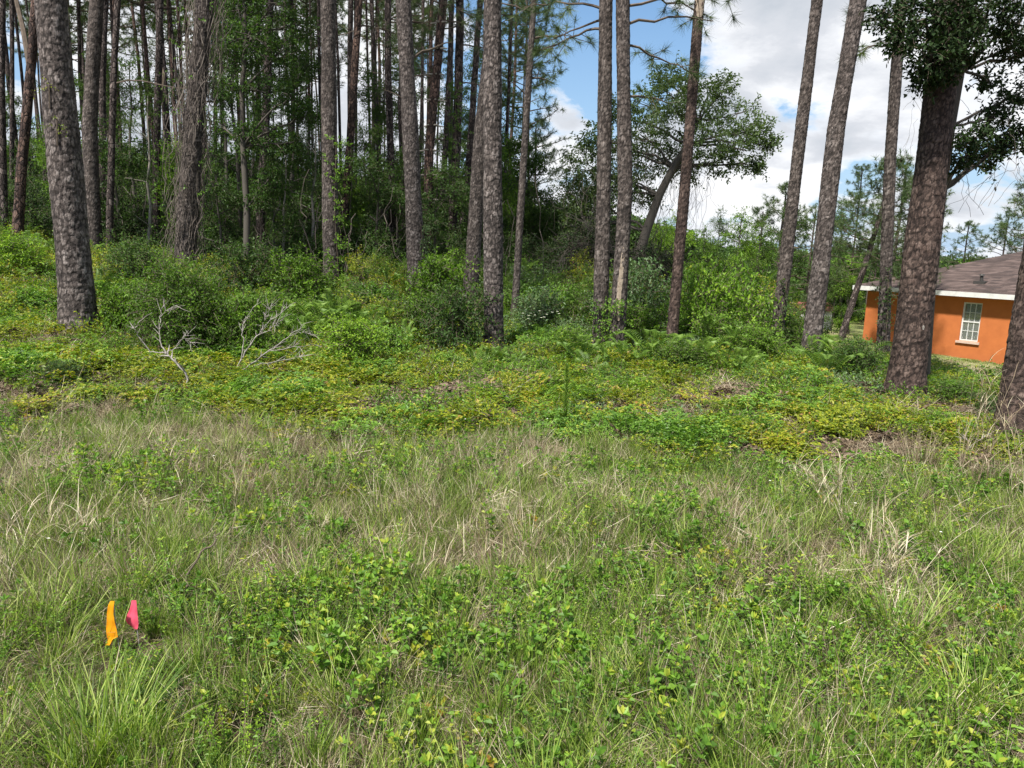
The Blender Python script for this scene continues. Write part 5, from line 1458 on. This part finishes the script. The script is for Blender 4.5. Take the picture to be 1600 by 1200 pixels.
place('leaf_litter', 'brown fallen leaves and pine straw showing between the plants', 'leaf litter', [COV[5], thatch(107, 110, .22)], 7500, 4.9, 20, lambda x, y: zone(x, y) * (x < 8), lambda x, y: np.full(len(x), 1.1), .1)

# knee high undergrowth from behind the ground cover to the first trunks
UG = [sprig_mesh(111, M['weed'], 26, .24, .045, .022, 7, .18), sprig_mesh(112, M['shrub'], 26, .24, .042, .020, 7, .18), sprig_mesh(113, M['yellow'], 24, .24, .042, .024, 7, .18), sprig_mesh(114, M['blue'], 22, .22, .05, .024, 7, .2), fern_mesh(115, 7, .35), sprig_mesh(116, M['litter'], 12, .2, .04, .018, 6, .2)]
def pick_ug(x, y):
    a = fbm(x + 15, y + 25, 1.6) + RNG.normal(0, .07, len(x))
    i = np.where(a > .56, 1, 0); i = np.where(a < .42, 2, i); i = np.where((a > .66) & (x > 0), 3, i); i = np.where((RNG.random(len(x)) < .05) & (y > 9.5), 4, i); return np.where(RNG.random(len(x)) < .05, 5, i)
n = 15000
x, y = field(n, 6.3, 24, 1.12)
hh = np.clip((y - 9.6) / 4, .04, 1) * (.05 + 1.9 * np.clip(fbm(x + 2, y + 3, 1.1) - .36, 0, .5) + .35 * np.clip((y - 12.5) / 3, 0, 1) * fbm(x + 7, y, 2.0)) * np.where(x > 1.2, 1.25, 1.0)
hh = np.where((x > 4.6) & (y < 13.5), hh * .5, hh)
hh = hh * (1 - .75 * np.clip((-x / y - .22) / .2, 0, 1))
for k_ in ('A', 'K', 'O', 'Rr', 'Sx', 'T', 'U', 'V', 'Wt', 'Y', 'Z', 'AA', 'AB'):
    bb = ROOTS[k_][1]; sx_ = x - bb[0] * y / bb[1]
    hh = np.where((np.abs(sx_) < .42) & (y < bb[1] + .3) & (y > bb[1] - 3.5), hh * .22, hh)
lawn = ((x > 5.8 + .12 * (y - 12)) & (y > 12.5)) | ((x / y > .42) & (y > 10.8))
keep = ~lawn & (RNG.random(n) < np.clip((y - 8.4) / 2.2, .0, 1) + .55 * (fbm(x + 8, y + 18, .9) > .56) * (y < 10.6)); x, y, hh = x[keep], y[keep], hh[keep]
BX = P(280, 600, 7.4)[0], P(400, 580, 8.1)[0]
nearb = ((np.abs(x - BX[0]) < .7) & (y > 6.2) & (y < 7.7)) | ((np.abs(x - BX[1]) < .9) & (y > 6.6) & (y < 8.5))
x, y, hh = x[~nearb], y[~nearb], hh[~nearb]
z = ground(x, y) + .02 + RNG.random(len(x)) * hh
scatter('undergrowth', 'bright green leafy undergrowth around the feet of the pines', 'undergrowth', UG, np.stack([x, y, z], 1), rots(len(x), .4), RNG.uniform(.7, 1.25, len(x)), pick_ug(x, y))
# green slope behind, at the centre and right
n = 5200
y = RNG.uniform(15, 36, n); px = RNG.uniform(800, 1290, n); x = (px - 800) / FPX * y * 1.02
keep = ~((px > 1180) & (y > 14) & (px > 1180 + 0)) | (y > 36); x, y, px = x[keep], y[keep], px[keep]
hh = np.clip((y - 14) / 12, .25, 1) * (.35 + 1.5 * fbm(x + 9, y + 1, 2.4)) * np.where(px > 1000, 1.0, .75)
z = ground(x, y) + RNG.random(len(x)) * hh
scatter('bramble_slope', 'tall green brambles filling the slope behind the dead pine', 'undergrowth', [sprig_mesh(121, M['weed'], 30, .4, .075, .042, 8, .28), sprig_mesh(122, M['shrub'], 30, .4, .075, .040, 8, .28), sprig_mesh(123, M['tree'], 30, .4, .07, .036, 8, .28)], np.stack([x, y, z], 1), rots(len(x), .5), RNG.uniform(.7, 1.3, len(x)), np.where(fbm(x, y, 2) > .5, 0, RNG.integers(1, 3, len(x))))
# lawn blades near the house
LB = [tuft(131, 80, .07, .006, .16, .5, .5, M['grass'], .7, 2), tuft(132, 80, .05, .006, .18, .6, .5, M['straw'], .5, 2)]
n = 9000; y = RNG.uniform(12.5, 40, n); px = RNG.uniform(1180, 1700, n); x = (px - 800) / FPX * y * 1.02
keep = x > 5.6 + .12 * (y - 12); x, y = x[keep], y[keep]
scatter('lawn_grass', 'short mown grass on the slope in front of the orange house', 'grass', LB, np.stack([x, y, ground(x, y)], 1), rots(len(x), .1), RNG.uniform(.8, 1.4, len(x)), (fbm(x, y, 2.5) > .5).astype(int))
# tiny white flowers
g = Geo(); rg = np.random.default_rng(5)
x, y = field(50, 1.6, 16, 1.0)
x = np.r_[x, P(840, 510, 12.0)[0] + rg.normal(0, .2, 14), rg.uniform(5, 9, 30)]; y = np.r_[y, np.full(14, 12.) + rg.normal(0, .2, 14), rg.uniform(17, 26, 30)]
z = ground(x, y) + np.r_[rg.uniform(.12, .25, 50), rg.uniform(.45, .6, 14), rg.uniform(1.2, 2.0, 30)]
for k_ in range(5):
    ph = k_ * 1.257
    leaves(g, np.stack([x, y, z], 1), np.stack([np.full(len(x), math.cos(ph)), np.full(len(x), math.sin(ph)), np.full(len(x), .3)], 1), np.tile([0, 0, 1.], (len(x), 1)), np.where(y > 10, .025, .009), np.where(y > 10, .02, .007), np.full(len(x), .5))
stuff(obj('wildflowers', g.mesh('wildflowers', [M['white']])), 'tiny white wildflowers dotted through the weeds', 'flowers')

# ------------------------------------------------------------------ single plants that stand out
def clump(name, label, cat, px, D, mesh, sc=1.0, rz=0.0):
    x = float(P(px, 900 if D < 5 else 600, D)[0]); o = obj(name, mesh, None, (x, D, gz(x, D)), (0, 0, rz), sc)
    o['label'] = label; o['category'] = cat; return o
clump('grass_clump', 'long bladed bright green grass clump at the lower left corner', 'grass clump', 130, 2.08, tuft(141, 300, .36, .0052, .13, .35, 1.1, M['grass'], .08, 6), 1.0)
clump('grass_clump', 'pale yellow green arching grass clump right of centre', 'grass clump', 1010, 3.9, tuft(142, 170, .30, .0036, .15, .35, 1.1, M['grass'], .5, 5), 1.05)
clump('grass_clump', 'coarse green grass clump with seed heads at the lower right', 'grass clump', 1410, 2.9, tuft(143, 120, .40, .0055, .12, .25, 1.1, M['grass'], .3, 6), 1.0)
def stalks(seed, n, H, spread, lean, plume):
    rg = np.random.default_rng(seed); g = Geo()
    for i in range(n):
        a = rg.uniform(0, 6.28); q = rg.uniform(0, spread); h = H * rg.uniform(.55, 1.08); az = rg.uniform(0, 6.28); l = lean * rg.uniform(.2, 1.6)
        t = np.linspace(0, 1, 9); c = np.stack([math.cos(a) * q + math.cos(az) * l * h * t ** 2, math.sin(a) * q + math.sin(az) * l * h * t ** 2, h * t - .05 - .25 * l * h * t ** 3], 1)
        tube(g, c, np.linspace(.0022, .0009, 9), 4, rg.uniform(.3, .9))
        m = 10; k_ = rg.integers(2, 9, m)
        blades(g, c[k_], rg.uniform(0, 6.28, m), rg.uniform(.06, .24, m), np.full(m, .0032), rg.uniform(.2, .8, m), rg.uniform(.3, 1.6, m), rg.uniform(.3, 1, m), 4)
        if plume:
            m = 46; s = rg.uniform(5.2, 8, m); i0 = np.floor(s).astype(int).clip(0, 7); pp = c[i0] + (c[i0 + 1] - c[i0]) * (s - i0)[:, None]
            blades(g, pp, rg.uniform(0, 6.28, m), rg.uniform(.02, .05, m), np.full(m, .0013), rg.uniform(.1, .7, m), rg.uniform(0, .6, m), rg.uniform(.6, 1, m), 2)
    return g.mesh('dry_stalks', [M['straw']])
clump('dry_stalks', 'tall bare straw stalks in front of the nearest pine at the right edge', 'dry grass', 1545, 5.0, stalks(151, 26, .95, .16, .22, False), 1.0)
clump('dry_stalks', 'tall straw stalks touching the right edge of the photo', 'dry grass', 1590, 4.7, stalks(152, 22, .95, .16, .2, False), 1.0, 1)
clump('plume_grass', 'silvery plumed grass heads leaning left in the right grass', 'grass clump', 1300, 4.3, stalks(153, 7, .6, .08, .5, True), 1.0, 2.6)
clump('dry_clump', 'reddish brown dead grass clump before the ground cover at the right', 'dry grass', 1452, 5.6, tuft(154, 230, .42, .0032, .12, .12, .5, M['straw'], None, 5), 1.0)
clump('dry_stalks', 'thin dry stalks standing in the grass at the left', 'dry grass', 290, 4.4, stalks(155, 9, .5, .2, .5, False), 1.0)
clump('dry_stalks', 'low dry stalks lying toward the right in the centre foreground', 'dry grass', 700, 3.4, stalks(156, 9, .4, .3, .8, False), 1.0)
clump('dry_stalks', 'upright brown stalks in the lower right grass', 'dry grass', 1390, 3.4, stalks(157, 12, .5, .12, .3, False), 1.0)
clump('dead_weeds', 'brown dead weed stems in the shadow left of the flags', 'dry grass', 70, 3.5, stalks(158, 22, .34, .3, .5, False), 1.0)
# feathery green weed stalk standing alone
rg = np.random.default_rng(61); g = Geo(); H = .62
tube(g, [(0, 0, -.05), (.01, 0, H * .5), (0, .01, H)], [.005, .004, .002], 5, .5, 1)
m_ = 700; t = rg.uniform(.05, 1, m_); pos = np.stack([np.zeros(m_), np.zeros(m_), t * H], 1); ph = rg.uniform(0, 6.28, m_)
leaves(g, pos, np.stack([np.cos(ph), np.sin(ph), rg.uniform(.6, 1.6, m_)], 1), rg.normal(size=(m_, 3)), rg.uniform(.02, .065, m_) * (1.1 - t * .5), np.full(m_, .004), rg.uniform(.2, .9, m_))
clump('feathery_weed', 'single upright feathery green weed standing in the ground cover right of centre', 'weed', 885, 6.3, g.mesh('feathery_weed', [M['fern'], M['fern']]), 1.05)

# pale rocks by the lawn and in the ground cover
def rock(px, py, D, s, label, flat=.5):
    rg = np.random.default_rng(int(px)); import bmesh
    bm = bmesh.new(); bmesh.ops.create_icosphere(bm, subdivisions=3, radius=1)
    o1, o2 = rg.uniform(0, 9, 3), rg.uniform(0, 9, 3)
    for v in bm.verts:
        p = np.array(v.co); k_ = 1 + .18 * math.sin(p[0] * 3 + o1[0]) * math.cos(p[1] * 4 + o1[1]) + .1 * math.sin(p[2] * 7 + o2[0] + p[0] * 5)
        v.co = Vector((p[0] * k_ * s, p[1] * k_ * s * .7, p[2] * k_ * s * flat))
    me = bpy.data.meshes.new('rock'); bm.to_mesh(me); bm.free(); me.materials.append(ROCKM)
    for f in me.polygons: f.use_smooth = True
    x = float(P(px, py, D)[0]); o = obj('rock', me, None, (x, D, gz(x, D) + s * flat * .4)); o['label'] = label; o['category'] = 'rock'
ROCKM = plain_mat('pale_rock', (.30, .28, .25), (.55, .53, .49), 9, .9, .5)
rock(1550, 583, 14.5, .22, 'flat pale rock on the lawn before the orange house', .4)
rock(1522, 578, 16, .12, 'small pale rock left of the flat one on the lawn', .5)
rock(282, 648, 6.9, .06, 'small grey stone in the turf below the forked dead branch', .5)
rock(1246, 618, 8.9, .07, 'pale stone in the ground cover right of centre', .5)

# little outbuilding glimpsed beyond the bushes
p = P(1268, 500, 43); zb = gz(p[0], 43)
sh = thing('shed', 'small white shed with red brown roof glimpsed between the two leaning pines', 'shed', (p[0], 43, zb), None, None, .55)
g = Geo(); O0 = np.zeros(3); X_, Y_, Z_ = np.eye(3)
box_geo(g, O0, X_, Y_, Z_, -1.6, 1.6, -1.2, 1.2, -.5, 1.9)
obj('wall', g.mesh('shed_wall', [plain_mat('shed_white', (.6, .6, .58), (.72, .72, .7), 3, .7)]), sh)
g = Geo(); g.add([(-1.8, -1.4, 1.88), (1.8, -1.4, 1.88), (1.8, 1.4, 1.88), (-1.8, 1.4, 1.88), (-1.8, 0, 2.7), (1.8, 0, 2.7)], [[0, 1, 5, 4], [2, 3, 4, 5], [0, 3, 2, 1]]); g.add([(-1.8, -1.4, 1.88), (-1.8, 0, 2.7), (-1.8, 1.4, 1.88), (1.8, -1.4, 1.88), (1.8, 1.4, 1.88), (1.8, 0, 2.7)], [[0, 1, 2], [3, 4, 5]])
obj('roof', g.mesh('shed_roof', [plain_mat('shed_roof', (.16, .06, .045), (.24, .09, .07), 6, .8)]), sh)
g = Geo(); box_geo(g, O0, X_, Y_, Z_, -.4, .4, -1.24, -1.203, 0, 1.7)
obj('door', g.mesh('shed_door', [plain_mat('shed_door', (.4, .4, .38), (.5, .5, .48), 3, .6)]), sh)
